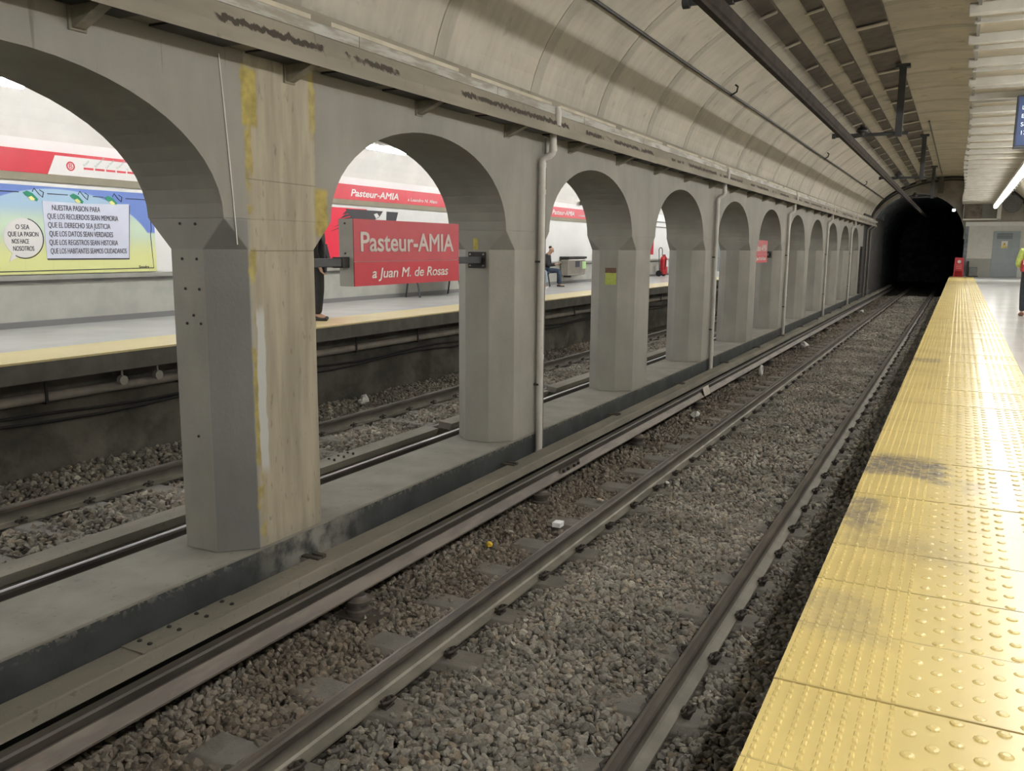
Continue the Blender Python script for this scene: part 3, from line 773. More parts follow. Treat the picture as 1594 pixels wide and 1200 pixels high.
# dark cable trays with pale straps
def solve(r):
    x = -2
    for _ in range(60): x = x*.5+.5*(-r*(VZ(x)-.06-CAMZ))
    return x
def tray(ra, rb, lab, sp, ph, gsz):
    xa, xb = solve(ra), solve(rb); za, zb = VZ(xa)-.05, VZ(xb)-.05
    t = thing('cable_tray', lab, 'cable tray', ((xa+xb)/2, 0, min(za, zb)))
    MB().prism([(xa, za-.02), (xb, zb-.02), (xb, zb+.03), (xa, za+.03)], YA, YP).build('tray_channel', TRAY, t)
    m = MB(); y = ph-sp*12
    while y < YP:
        if y > YA: m.prism([(xa-.02, za-.065), (xb+.02, zb-.065), (xb+.02, zb-.045), (xa-.02, za-.045)], y, y+gsz)
        y += sp
    m.build('strap', STRAP, t)['kind'] = 'stuff'
    return t
tray(.85, .77, 'narrow dark cable tray nearest the overhead bar', 1.83, 8.3, .07)
tray(.66, .587, 'middle narrow dark cable tray under the vault', 1.83, 9.0, .07)
tray(.50, .366, 'broad dark cable tray nearest the canopy', 1.83, 14.3, .12)
# conduit ending at the right side of the tray
tag(MB().tube([(-1.0, 26, VZ(-1.0)-.05), (-1.0, 44, VZ(-1)-.05)], .02, 6).build('thin_conduit', DARK2), 'thin dark conduit right of the broad tray near the tunnel', 'conduit')
tag(MB().box(-1.16, -.92, 45.2, 45.6, 5.0, 5.72).build('ceiling_hanger', mat('grimy_hanger', (.10, .095, .08), .7), bevel=.01), 'grimy square hanger post in front of the end wall above the tunnel', 'hanger')

# ------------------------------------------------------------------ lamps
TUBE_N = emis('near_tube_light', (1.0, .965, .91), LAMP_NEAR); TUBE_F = emis('far_tube_light', (.97, .985, 1.0), LAMP_FAR)
def lamp(L_, em, w_, lab, grp):
    t = thing('fluorescent_lamp', lab, 'lamp', (0, 0, 0), 0, grp)
    L().box(-w_*.6, w_*.6, 0, L_, .045, .085).build('lamp_housing', WHITE, t, bevel=.006)
    L().tube([(0, .02, 0), (0, L_-.02, 0)], w_/2, 8).build('tube', em, t, smooth=True)
    return t
l0 = lamp(1.53, TUBE_N, .145, 'white tube lamp in the glowing row under the canopy of the near platform', 'tube lamps over the near platform')
ysl = [14.3+1.55*i for i in range(18)]+[12.15-1.55*i for i in range(13)]
for i, y in enumerate(ysl):
    if i == 0: l0.location = (1.17, y, 4.20)
    else: dup(l0, (1.17, y, 4.20))
tag(MB().box(1.09, 1.25, YA, 42.3, 4.29, 4.34).build('lamp_trunking', WHITE), 'white trunking carrying the row of tubes over the near platform', 'trunking')
lf = lamp(1.2, TUBE_F, .07, 'white tube lamp hung over the far platform, seen through an arch', 'tube lamps over the far platform')
y = 5.25-2.52*5; first = True
while y < 52:
    if first: lf.location = (-9.5, y, 4.1); first = False
    else: dup(lf, (-9.5, y, 4.1))
    y += 2.52
tag(MB().box(-9.56, -9.44, YA, 53, 4.17, 4.22).build('lamp_trunking', WHITE), 'white trunking carrying the row of tubes over the far platform', 'trunking')
for i in range(5): dup(l0, (.45+.58*i, 47.4, 3.88), 'unseen white tube lamp added in the end recess to brighten the end wall', group='added tube lamps of the end recess')  # added lamps, out of view, that brighten the platform end
for yy, lab in ((46.5, 'unseen tube lamp added behind the tunnel mouth to light the lining'),): dup(l0, (-.15, yy, 4.30), lab)  # added hidden lamp that lifts the tunnel lining out of black
t = thing('tunnel_lamp', 'small white lamp glowing at the right shoulder of the tunnel mouth', 'lamp', (-.42, YP-.12, 4.22))
MB().box(-.50, -.34, YP-.16, YP-.08, 4.16, 4.30).build('lamp_housing', DARK2, t, bevel=.01)
MB().box(-.48, -.36, YP-.19, YP-.16, 4.18, 4.28).build('lamp_glass', emis('tunnel_lamp_light', (.9, .95, 1), 12), t)

# ------------------------------------------------------------------ canopy over the near platform
cn = thing('platform_canopy', 'slatted cream canopy hanging over the near platform edge', 'canopy', (.6, 0, 4.5))
MB().add([(0, YA, 4.56), (1.50, YA, 4.56), (1.50, YP-.05, 4.56), (0, YP-.05, 4.56)], [(0, 1, 2, 3)]).build('canopy_panel', CREAM, cn)
MB().box(-.03, .0, YA, YP-.05, 4.53, 4.68).build('canopy_fascia', CANG, cn)
y = 9.16-1.28*13; first = None
while y < YP-.1:
    if y > .5:
        w_ = .11+.03*math.sin(y*3); x0 = -.07+.03*math.sin(y*5.3)
        MB().box(x0, 1.52, y, y+w_, 4.47, 4.56).build('canopy_beam', CANB, cn, bevel=.006)
        MB().box(x0+.05, 1.51, y+.62, y+.66, 4.515, 4.56).build('canopy_rib', CANB, cn)
    y += 1.28
m = MB()
for y in np.arange(1, YP, 2.56): m.tube([(.3, y, 4.6), (.3, y, VZ(.3))], .012, 6)
m.build('suspension_rod', DARK2, cn)
# information screen
def screen_m():
    m = emis('screen_blue', (.04, .08, .2), .35); m.node_tree.nodes['Principled BSDF'].inputs['Base Color'].default_value = (.03, .05, .12, 1); return m
t = thing('information_screen', 'dark blue hanging information screen cut by the right frame edge', 'screen', (1.05, 14, 4.1))
MB().box(.525, 1.65, 13.9, 14.02, 3.74, 4.44).build('screen_casing', mat('screen_casing_paint', (.05, .06, .08), .4), t, bevel=.01)
sc_ = MB().box(.55, 1.63, 13.89, 13.899, 3.78, 4.41).build('screen_face', screen_m(), t)
em_t = emis('screen_text', (.45, .6, .9), .8)
for i, s in enumerate(('Linea B', 'Estado del servicio', 'Servicio normal', '17:45')):
    text(s, .075, .60, 4.22-.11*i, 13.885, em_t, t, 'screen_lettering', rot=(math.pi/2, 0, 0)).location = Vector((.59, 13.886, 4.25-.11*i))-t.location
m = MB(); m.tube([(.8, 13.96, 4.44), (.8, 13.96, 4.56)], .015, 8); m.tube([(1.35, 13.96, 4.44), (1.35, 13.96, 4.56)], .015, 8); m.build('hanger_rod', DARK2, t)

# ------------------------------------------------------------------ ducts on the end wall
t = thing('wall_duct', 'stained grey duct box and white frame beside the tunnel mouth', 'duct', (.6, YP-.1, 3.8))
MB().box(.02, .75, YP-.35, YP, 3.82, 4.62).build('duct_box', mat('stained_duct', (.20, .18, .155), .7, .35, 3, spots=.4), t, bevel=.06)
MB().box(.75, 1.35, YP-.2, YP, 3.85, 4.55).build('duct_panel', mat('grey_panel_paint', (.21, .22, .215), .5), t)
MB().box(-.02, 1.5, YP-.4, YP-.32, 3.76, 3.83).build('frame_bar', WHITE, t, bevel=.005)
MB().box(1.36, 1.52, YP-.4, YP-.2, 3.76, 5.0).build('frame_post', WHITE, t, bevel=.005)
MB().tube([(-.0, YP-.36, 3.78), (-.0, YP-.36, 4.5), (.05, YP-.36, 4.62), (.15, YP-.36, 4.66), (.7, YP-.36, 4.66)], .03, 8).build('frame_tube', STEEL, t, smooth=True)
t = thing('round_vent', 'round louvred vent in the end wall right of the duct', 'vent', (1.95, YP-.05, 4.5))
c = MB(); c.tube([(1.95, YP-.06, 4.5), (1.95, YP+.01, 4.5)], .40, 32); c.build('vent_rim', mat('vent_grey', (.15, .16, .165), .6), t)
m = MB()
for i in range(9):
    zz = 4.18+.08*i; hw = math.sqrt(max(.01, .36**2-(zz-4.5)**2)); m.box(1.95-hw, 1.95+hw, YP-.085, YP-.06, zz-.02, zz+.02)
m.build('vent_louvre', mat('vent_louvre_grey', (.22, .23, .235), .5), t)

# ------------------------------------------------------------------ items at the end of the near platform
t = thing('warning_board', 'red folding warning board at the far end of the yellow strip', 'sign', (0, 53.4, PZ))
MB().prism([(-.24, PZ+.02), (-.20, PZ+.02), (-.17, PZ+.32), (.17, PZ+.32), (.20, PZ+.02), (.24, PZ+.02), (.22, PZ+1.04), (-.22, PZ+1.04)], 53.3, 53.33, 'y').build('front_panel', REDS2, t)
MB().add([(-.24, 53.75, PZ), (.24, 53.75, PZ), (.22, 53.36, PZ+1.02), (-.22, 53.36, PZ+1.02), (-.24, 53.78, PZ), (.24, 53.78, PZ), (.22, 53.39, PZ+1.02), (-.22, 53.39, PZ+1.02)], [(0, 1, 2, 3), (7, 6, 5, 4), (0, 3, 7, 4), (1, 5, 6, 2), (0, 4, 5, 1), (3, 2, 6, 7)]).build('back_panel', REDS2, t)
MB().tube([(0, 53.30, PZ+.82), (0, 53.29, PZ+.82)], .09, 20).build('white_disc', OFFW, t)
for i in range(3): MB().box(-.13, .13, 53.292, 53.30, PZ+.44+.09*i, PZ+.47+.09*i).build('text_line', mat('pale_pink_print', (.75, .3, .3), .5) if i == 0 else bpy.data.materials['pale_pink_print'], t)
t = thing('equipment_box', 'low grey equipment box on the floor below the beige end wall', 'box', (.70, 53.7, PZ))
MB().box(.50, .90, 53.55, 53.95, PZ, PZ+.52).build('box_body', mat('grey_box_paint', (.17, .185, .18), .5), t, bevel=.02)
MB().box(.38, .48, 53.7, 53.8, PZ, PZ+.85).build('standing_bar', DARK, t, bevel=.01)
MB().box(.48, .95, 53.5, 53.55, PZ, PZ+.07).build('box_foot', DARK, t)

# ------------------------------------------------------------------ hanging station signs in the arches
def fit(o, y0, y1, cap, zb, x, parent):
    vs_ = np.array([v.co[:] for v in o.data.vertices]); mn, mx = vs_.min(0), vs_.max(0)
    o.scale = ((y1-y0)/(mx[0]-mn[0]), cap, .08)
    o.location = Vector((x, y0-mn[0]*o.scale[0], zb))-wloc(parent)
def captext(s, y0, y1, cap, zb, x, m_, parent, name='lettering', shear=0, bold=.0):
    o = text(s, 1, 0, 0, 0, m_, parent, name, shear=shear, bold=bold, depth=.02)
    fit(o, y0, y1, cap/.70, zb, x, parent); return o
def station_sign(c, lab):
    t = thing('station_sign', lab, 'sign', (-4.24, c, 2.05))
    y0, y1 = c-.79, c+.79
    MB().box(-4.312, -4.172, y0, y1, 2.045, 2.565).build('sign_casing', SIGNGREY, t, bevel=.004)
    MB().box(-4.174, -4.166, y0, y1, 2.238, 2.565).build('upper_panel', REDS, t)['label'] = 'dull red upper panel'
    MB().box(-4.174, -4.165, y0, y1, 2.045, 2.234).build('lower_panel', REDS2, t)['label'] = 'bright red lower panel'
    captext('Pasteur-AMIA', y0+.08, y1-.10, .150, 2.318, -4.163, LETW, t, 'station_name', bold=.02)
    captext('a Juan M. de Rosas', y0+.22, y1-.20, .080, 2.105, -4.162, OFFW, t, 'direction_text', shear=.2, bold=.012)
    MB().box(-4.30, -4.22, c-1.325, y0, 2.198, 2.262).build('support_arm', DARK2, t, bevel=.006)
    MB().box(-4.31, -4.21, y0-.09, y0, 2.19, 2.272).build('arm_sleeve', DARK, t, bevel=.006)
    MB().box(-4.30, -4.22, y1, c+1.33, 2.198, 2.262).build('support_arm', DARK2, t, bevel=.006)
    for s, ym in ((-1, c-1.33), (1, c+1.33)):
        p = MB().box(-4.37, -4.17, min(ym, ym-s*.014), max(ym, ym-s*.014), 2.15, 2.31).build('wall_plate', DARK, t, bevel=.004)
        m = MB()
        for dx in (-.075, .075):
            for dz in (-.055, .055): m.tube([(-4.27+dx, ym-s*.014, 2.23+dz), (-4.27+dx, ym-s*.024, 2.23+dz)], .009, 6)
        m.build('plate_bolt', STEEL, p)
    m = MB()
    for z in (2.53, 2.3): m.tube([(-4.25, y0-.004, z), (-4.25, y0+.002, z)], .008, 8)
    m.build('casing_screw', DARK, t)
    return t
station_sign((PC[I1]+PC[I1+1])/2, 'red station name sign hung between the nearest and second pillars')
station_sign((PC[I1+4]+PC[I1+5])/2, 'small distant red station sign hung between the fifth and sixth pillars')
tag(MB().box(-4.315, -4.265, 7.542, 7.5505, 2.33, 2.44).build('yellow_sticker', mat('yellow_sticker_print', (.50, .42, .08), .5, .2, 30)), 'small yellow warning sticker above the sign bracket on the second pillar', 'sticker')
t = thing('green_sticker', 'yellow-green sticker with a brown top on the side of the third pillar', 'sticker', (-4.24, PC[I1+2]-.505, 1.96))
yy = PC[I1+2]-.5
MB().box(-4.32, -4.16, yy-.004, yy+.0, 1.86, 2.02).build('sticker_sheet', GREENS, t)
MB().box(-4.32, -4.16, yy-.005, yy-.001, 2.02, 2.09).build('brown_heading', mat('brown_print', (.14, .07, .04), .5, .3, 40), t)
# small bolts and holes on the nearest pillar's side
m = MB()
pts = [(-4.32, 2.486), (-4.19, 2.483), (-4.315, 2.27), (-4.19, 2.27), (-4.30, 2.085), (-4.18, 2.084), (-4.24, 1.92), (-4.30, 1.867), (-4.18, 1.87), (-4.25, 1.144)]
for x, z in pts: m.tube([(x, PC[I1]-.5, z), (x, PC[I1]-.506, z)], .009, 8)
o = m.build('anchor_holes', DARKB); o.parent = PIL[0]; o.matrix_parent_inverse = PIL[0].matrix_world.inverted(); o.location = (0, 0, 0)
o.data.transform(Matrix.Translation(-Vector(PIL[0].location))); o.matrix_parent_inverse = Matrix.Identity(4); o.name = 'anchor_hole'

# ------------------------------------------------------------------ far wall : band, mural, poster and fittings
t = thing('line_banner', 'long red banner with station names along the far wall', 'banner', (-11.7, 10, 3.3))
MB().box(-11.748, -11.66, YA, 30, 3.335, 3.655).build('banner_face', REDB, t, bevel=.004)
MB().prism([(-11.748, 3.235), (-11.70, 3.235), (-11.66, 3.335), (-11.748, 3.335)], YA, 30).build('banner_soffit', BEIGE, t)['label'] = 'beige strip under the red banner'
for a in (15.12, 25.45):
    captext('Pasteur-AMIA', a, a+1.78, .145, 3.415, -11.656, OFFW, t, 'station_name', shear=.22, bold=.02)
    captext('a Leandro N. Alem', a+2.15, a+3.45, .075, 3.415, -11.656, OFFW, t, 'direction_text', shear=.22, bold=.012)
rm = MB().prism([(8.17, 3.337), (11.9, 3.337), (11.9, 3.61), (8.30, 3.61)], -11.662, -11.652, 'x').build('route_map', OFFW, t); rm['label'] = 'white route map strip'
def tor(cy_, cz_, r, rr, x, n=24): return MB().tube([(x, cy_+r*math.cos(a), cz_+r*math.sin(a)) for a in np.linspace(0, 2*math.pi, n+1)], rr, 6, cap=False)
tor(8.535, 3.475, .058, .010, -11.65).build('line_badge', REDB, rm)
captext('B', 8.508, 8.562, .075, 3.44, -11.648, REDB, t, 'badge_letter')
MB().box(-11.652, -11.648, 8.75, 11.6, 3.445, 3.475).build('route_line', REDB, rm)
m = MB()
for i in range(16): m.box(-11.648, -11.646, 8.72+.19*i, 8.745+.19*i, 3.444, 3.476)
m.build('stop_mark', OFFW, rm)
for i, s in enumerate(('Rosas', 'Echeverria', 'Los Incas', 'Tronador', 'F. Lacroze', 'Dorrego', 'Malabia', 'A. Gallardo', 'Medrano', 'C. Gardel', 'Pueyrredon', 'Pasteur-AMIA', 'Callao', 'Uruguay')):
    o = text(s, .052, 8.76+.19*i, 3.485, -11.649, INKG, t, 'stop_name', depth=.0005, rot=None)
    o.rotation_euler = (Matrix.Rotation(0, 4, 'X')).to_euler(); o.rotation_euler = (Matrix(((0, 0, 1), (1, 0, 0), (0, 1, 0))) @ Matrix.Rotation(math.radians(42), 3, 'Z')).to_euler()
# mural
t = thing('wall_mural', 'blue and yellow cartoon mural with handwritten note on the far wall', 'mural', (-11.7, 8, 1.92))
MB().box(-11.752, -11.715, 4.0, 10.02, 1.925, 3.165).build('mural_panel', mural_mat(), t)
MB().box(-11.752, -11.712, 4.0, 10.06, 3.165, 3.19).build('mural_frame', WHITE, t)
nt = MB().prism([(8.10, 2.145), (9.49, 2.140), (9.55, 2.98), (8.80, 2.95), (8.09, 2.96)], -11.716, -11.708, 'x').build('note_sheet', mat('pale_blue_note_paper', (.70, .73, .86), .6, .03), t)
MB().prism([(8.11, 2.125), (9.50, 2.12), (9.565, 2.96), (9.49, 2.97), (9.49, 2.14), (8.10, 2.145)], -11.717, -11.711, 'x').build('note_outline', INK, nt)
tag_lines = ['NUESTRA PASION PARA', 'QUE LOS RECUERDOS SEAN MEMORIA', 'QUE EL DERECHO SEA JUSTICIA', 'QUE LOS DATOS SEAN VERDADES', 'QUE LOS REGISTROS SEAN HISTORIA', 'QUE LOS HABITANTES SEAMOS CIUDADANOS']
ext = [(8.23, 9.02), (8.15, 9.33), (8.15, 9.18), (8.16, 9.22), (8.15, 9.30), (8.16, 9.45)]
for i, (s, (a, b)) in enumerate(zip(tag_lines, ext)):
    captext(s, a, b, .078, 2.835-.124*i-.0, -11.705, INK, t, 'handwritten_line', shear=.05)
bub = MB().prism([(7.765+.285*math.cos(a), 2.435+.275*math.sin(a)) for a in np.linspace(0, 2*math.pi, 36)[:-1]], -11.716, -11.709, 'x').build('speech_bubble', OFFW, t)
MB().tube([(-11.712, 7.775+.29*math.cos(a), 2.43+.28*math.sin(a)) for a in np.linspace(-2.1, 1.3, 30)], .007, 5).build('bubble_outline', INK, bub)
MB().prism([(7.58, 2.22), (7.53, 2.10), (7.68, 2.18)], -11.716, -11.709, 'x').build('bubble_tail', OFFW, bub)
for s, a, b, z in (('O SEA', 7.66, 7.86, 2.555), ('QUE LA PASION', 7.54, 7.99, 2.455), ('NOS HACE', 7.59, 7.84, 2.355), ('NOSOTROS', 7.60, 7.91, 2.255)):
    captext(s, a, b, .065, z, -11.706, INK, t, 'bubble_line', shear=.05)
GRN = mat('painted_green_shade', (.03, .28, .16), .5); YBU = mat('painted_yellow_bulb', (.85, .85, .35), .5)
def plamp(cy_, cz_):
    p = MB().prism([(cy_-.12, cz_+.03), (cy_-.06, cz_+.06), (cy_+.02, cz_+.03), (cy_+.10, cz_-.05), (cy_+.08, cz_-.08), (cy_-.08, cz_-.01)][::-1], -11.716, -11.708, 'x').build('painted_lamp', GRN, t)
    MB().prism([(cy_-.05, cz_-.03), (cy_+.0, cz_-.01), (cy_+.05, cz_-.05), (cy_+.03, cz_-.075), (cy_-.02, cz_-.07)][::-1], -11.708, -11.705, 'x').build('painted_bulb', YBU, p)
    MB().tube([(-11.71, cy_+.02, cz_+.05), (-11.71, cy_+.05, cz_+.10), (-11.71, cy_+.12, cz_+.02), (-11.71, cy_+.17, cz_-.02), (-11.71, cy_+.19, cz_+.05), (-11.71, cy_+.13, cz_+.08)], .006, 5).build('painted_lamp_arm', INK, p)
for a in (7.93, 8.65, 9.24): plamp(a, 3.03)
m = MB()
for a, b in ((4.0, 7.75), (8.18, 8.5), (8.92, 9.1), (9.5, 9.95)): m.tube([(-11.712, a, 3.065), (-11.712, b, 3.065)], .006, 5)
m.tube([(-11.712, 9.95, 3.06), (-11.712, 9.95, 2.6), (-11.712, 9.93, 2.5), (-11.712, 9.96, 1.98), (-11.712, 5, 1.955)], .006, 5)
m.build('painted_wire', INK, t)
captext('Sendra', 9.66, 9.86, .05, 1.975, -11.708, INK, t, 'signature', shear=.3)
# red, black and white poster
t = thing('wall_poster', 'red, black and white poster on the far wall behind the near station sign', 'poster', (-11.7, 15, 1.95))
MB().box(-11.752, -11.72, 13.5, 19.5, 1.925, 3.19).build('poster_sheet', WHITE, t)
MB().prism([(13.5, 1.93), (14.95, 2.05), (15.0, 2.3), (15.9, 2.6), (15.75, 3.16), (13.5, 3.16)], -11.722, -11.714, 'x').build('red_area', mat('poster_red', (.80, .03, .07), .45, .03), t)
m = MB()
m.prism([(15.0, 3.14), (16.35, 3.14), (16.2, 3.0), (16.05, 2.95), (15.95, 2.6), (15.5, 2.55), (15.1, 2.75), (15.2, 2.95)], -11.716, -11.708, 'x')
m.prism([(16.5, 3.14), (16.95, 3.14), (16.85, 2.92), (16.7, 2.85), (16.72, 2.55), (16.42, 2.55), (16.48, 2.9)], -11.716, -11.708, 'x')
for i in range(5): m.prism([(14.5+.1*i, 2.66+.09*i), (15.3, 2.86+.055*i), (15.3, 2.885+.055*i), (14.9+.03*i, 2.78+.08*i)], -11.716, -11.707, 'x')
m.prism([(14.1, 2.35), (14.35, 2.4), (14.5, 1.95), (13.95, 1.95)], -11.716, -11.707, 'x')
m.build('black_area', mat('poster_black', (.03, .03, .035), .45), t)
MB().prism([(16.0, 3.06), (16.12, 3.09), (16.2, 3.02), (16.08, 2.97)], -11.71, -11.704, 'x').build('white_highlight', OFFW, t)
# bin, extinguisher, small red sign, door
t = thing('litter_bin', 'stainless steel wall bin with a green sticker beside the seated man', 'bin', (-11.5, 27.1, 1.45))
MB().box(-11.74, -11.42, 26.3, 27.75, 1.45, 2.0).build('bin_body', STEEL, t, bevel=.05)
MB().box(-11.748, -11.40, 26.25, 27.8, 2.0, 2.07).build('bin_lid', DARK, t, bevel=.01)
MB().box(-11.425, -11.414, 26.85, 27.2, 1.72, 1.92).build('bin_label', INK, t)
MB().box(-11.425, -11.41, 27.42, 27.75, 1.66, 1.90).build('green_sticker', mat('light_green_sticker', (.5, .75, .35), .5), t)
MB().box(-11.74, -11.5, 26.6, 26.7, 1.38, 1.46).build('wall_hook', DARK, t)
t = thing('fire_extinguisher', 'red wheeled fire extinguisher standing on the far platform', 'extinguisher', (-11.35, 36.4, FZ))
REDX = mat('extinguisher_red', (.50, .02, .03), .3, .04)
MB().lathe([(0, FZ+.08), (.14, FZ+.09), (.16, FZ+.13), (.16, FZ+.72), (.13, FZ+.82), (.05, FZ+.88), (.04, FZ+.93), (0, FZ+.94)], (-11.35, 36.4), 20).build('cylinder_body', REDX, t, smooth=True)
MB().box(-11.20, -11.185, 36.3, 36.52, FZ+.42, FZ+.7).build('instruction_label', OFFW, t)
MB().tube([(-11.45, 36.15, FZ+.1), (-11.5, 36.15, FZ+1.15), (-11.5, 36.3, FZ+1.22), (-11.5, 36.5, FZ+1.22), (-11.5, 36.62, FZ+1.15), (-11.45, 36.62, FZ+.1)], .018, 8).build('cart_handle', DARK, t, smooth=True)
for yy in (36.05, 36.7): MB().tube([(-11.45, yy, FZ+.13), (-11.45, yy+.05, FZ+.13)], .13, 18).build('wheel', DARKB, t)
MB().tube([(-11.3, 36.4, FZ+.92), (-11.2, 36.2, FZ+.8), (-11.2, 36.15, FZ+.5), (-11.25, 36.2, FZ+.3)], .015, 8).build('hose', DARKB, t, smooth=True)
tag(MB().box(-11.748, -11.45, 35.2, 35.24, 2.10, 2.75).build('projecting_sign', REDS2, bevel=.004), 'small red sign projecting from the far wall above the extinguisher', 'sign')
tag(MB().box(-11.75, -11.70, 46.0, 48.2, FZ, 3.35).build('door_2', DOORM, bevel=.01), None, None, kind='structure')
t = thing('wall_speaker', 'small dark box camera above the red banner on the far wall', 'camera', (-11.6, 28.0, 3.86))
MB().box(-11.68, -11.5, 27.7, 28.0, 3.80, 3.92).build('camera_box', DARK2, t, bevel=.01); MB().tube([(-11.68, 28.05, 3.86), (-11.6, 27.9, 3.86)], .02, 6).build('camera_arm', DARK2, t); t.name = 'security_camera'
m = MB()
for z in (3.50, 3.28): m.tube([(-11.70, 30, z), (-11.70, 53, z)], .02, 6)
tag(m.build('wall_conduit', mat('dull_grey_conduit', (.25, .25, .24), .5)), 'pair of grey conduits on the far wall past the red banner', 'conduit')
# pipe and cables under the far platform edge
t = thing('service_pipe', 'pale pipe slung under the edge of the far platform', 'pipe', (-8.66, 0, .72))
MB().tube([(-8.66, YA, .72), (-8.66, YD, .72)], .055, 12).build('pipe_run', mat('dusty_pale_pipe', (.30, .27, .235), .6, .15, 4), t, smooth=True)
m = MB()
for y in np.arange(2.2, 40, 1.8): m.box(-8.80, -8.59, y, y+.03, .65, .67); m.box(-8.60, -8.585, y, y+.03, .65, .95)
m.build('pipe_hanger', DARK, t)
for j, (z, x) in enumerate(((.50, -8.765), (.44, -8.76))):
    tag(MB().tube([(x, y, z+.03*math.sin(y*1.5+j)) for y in np.arange(YA, YD, .6)], .02, 6).build('black_cable', DARKB, smooth=True), ('upper' if j == 0 else 'lower')+' black cable sagging below the pipe under the far platform', 'cable')
t = thing('platform_light', 'pair of round pale lamps under the far platform edge at the left', 'lamp', (-8.5, 6.9, .78))
for y in (6.72, 7.22): MB().tube([(-8.56, y, .80), (-8.50, y, .80)], .055, 18).tube([(-8.53, y, .80), (-8.53, y, .96)], .012, 6).build('round_face', mat('pale_disc_%d' % int(y*100), (.42, .40, .36), .5), t)
# bench
def bench(y0, y1, lab):
    t = thing('bench', lab, 'bench', (-11.35, (y0+y1)/2, FZ))
    MB().box(-11.66, -11.18, y0, y1, FZ+.42, FZ+.46).build('seat', DARK2, t, bevel=.008)
    for y in (y0+.2, y1-.2):
        m = MB(); m.tube([(-11.22, y, FZ), (-11.3, y, FZ+.42)], .022, 8); m.tube([(-11.62, y, FZ), (-11.55, y, FZ+.42)], .022, 8); m.build('leg_frame', DARK2, t)
bench(16.9, 19.2, 'dark bench against the far wall, behind the near station sign')
bench(20.9, 24.6, 'dark bench against the far wall under the seated man')

# ------------------------------------------------------------------ litter on the near track
def crumple(name, loc, s, m_, lab, cat='litter', flat=.4):
    b = bmesh.new(); bmesh.ops.create_icosphere(b, subdivisions=2, radius=1)
    for v in b.verts: v.co = Vector((v.co.x*s, v.co.y*s*.7, v.co.z*s*flat))*(1+.35*math.sin(7*v.co.x+5*v.co.y+3)*math.cos(6*v.co.z+4*v.co.y))
    me = bpy.data.meshes.new(name); b.to_mesh(me); b.free(); me.materials.append(m_)
    o = bpy.data.objects.new(name, me); COL.objects.link(o); o.location = loc; o.rotation_euler = (.2, .1, s*40); return tag(o, lab, cat)
PAP = mat('pale_paper', (.62, .62, .60), .7)
crumple('yellow_wrapper', (-3.36, 6.15, -.135), .038, mat('yellow_foil', (.70, .48, .03), .4), 'crumpled yellow wrapper beside the third rail', 'wrapper', .6)
t = thing('paper_cup', 'small white carton lying between third rail and left running rail', 'carton', (-3.06, 6.90, -.15))
MB().box(-3.10, -3.02, 6.86, 6.95, -.15, -.105).build('carton_body', mat('clean_white_card', (.82, .84, .88), .5), t, bevel=.004)
MB().box(-3.095, -3.04, 6.93, 7.0, -.14, -.12).build('carton_flap', PAP, t); t.name = 'white_carton'
crumple('paper_scrap', (-3.38, 6.55, -.14), .06, mat('torn_grey_paper', (.35, .33, .29), .8), 'torn grey paper scrap next to the yellow wrapper', 'paper', .2)
crumple('paper_scrap', (-3.40, 12.75, -.14), .07, PAP, 'white crumpled paper beside the fourth stretch of third rail', 'paper', .7)
crumple('paper_scrap', (-3.02, 7.85, -.14), .05, mat('tan_paper', (.45, .38, .30), .8), 'tan paper scrap between third rail and running rail', 'paper', .2)
tag(tor(-0, 0, .09, .028, 0, 16).build('white_ring', PAP, smooth=True), 'small white ring lying beside the third rail', 'ring').location = (-3.42, 17.8, -.08)
crumple('paper_bag', (-3.40, 23.2, -.09), .13, PAP, 'pale crumpled paper bag far along the third rail', 'bag', .6)
crumple('paper_scrap', (-3.35, 37.5, -.09), .10, PAP, 'tiny white scrap near the tunnel mouth', 'paper', .6)
crumple('paper_scrap', (-2.62, 8.8, -.14), .03, PAP, 'small white scrap beside the left running rail', 'paper', .4)
crumple('plastic_bag', (-8.3, 11.0, -.09), .13, PAP, 'white plastic bag at the foot of the wall under the far platform', 'bag', .6)

# ------------------------------------------------------------------ people
def skin(name, pts, edges, m_, parent, sub=1):
    """pts: list of (x, y, z, r); a surface grown round the joints"""
    me = bpy.data.meshes.new(name); me.from_pydata([p[:3] for p in pts], edges, []); me.update(); me.materials.append(m_)
    o = bpy.data.objects.new(name, me); COL.objects.link(o); o.parent = parent
    o.modifiers.new('skin', 'SKIN').use_smooth_shade = True
    me.skin_vertices[0].data[0].use_root = True
    for sv, p in zip(me.skin_vertices[0].data, pts):
        r = p[3]; sv.radius = (r, r) if not isinstance(r, tuple) else r
        sv.use_root = False
    me.skin_vertices[0].data[0].use_root = True
    o.modifiers.new('subdivision', 'SUBSURF').levels = sub; o.modifiers['subdivision'].render_levels = sub+1
    return o
def chainmesh():
    P = []; E = []
    def add(pts, at=None):
        prev = at; ids = []
        for p in pts:
            P.append(p); i = len(P)-1; ids.append(i)
            if prev is not None: E.append((prev, i))
            prev = i
        return ids
    return P, E, add
SKINM = mat('skin_tone', (.50, .30, .21), .55, .06, 10); HAIRM = mat('dark_brown_hair', (.035, .024, .018), .6, .2, 30)
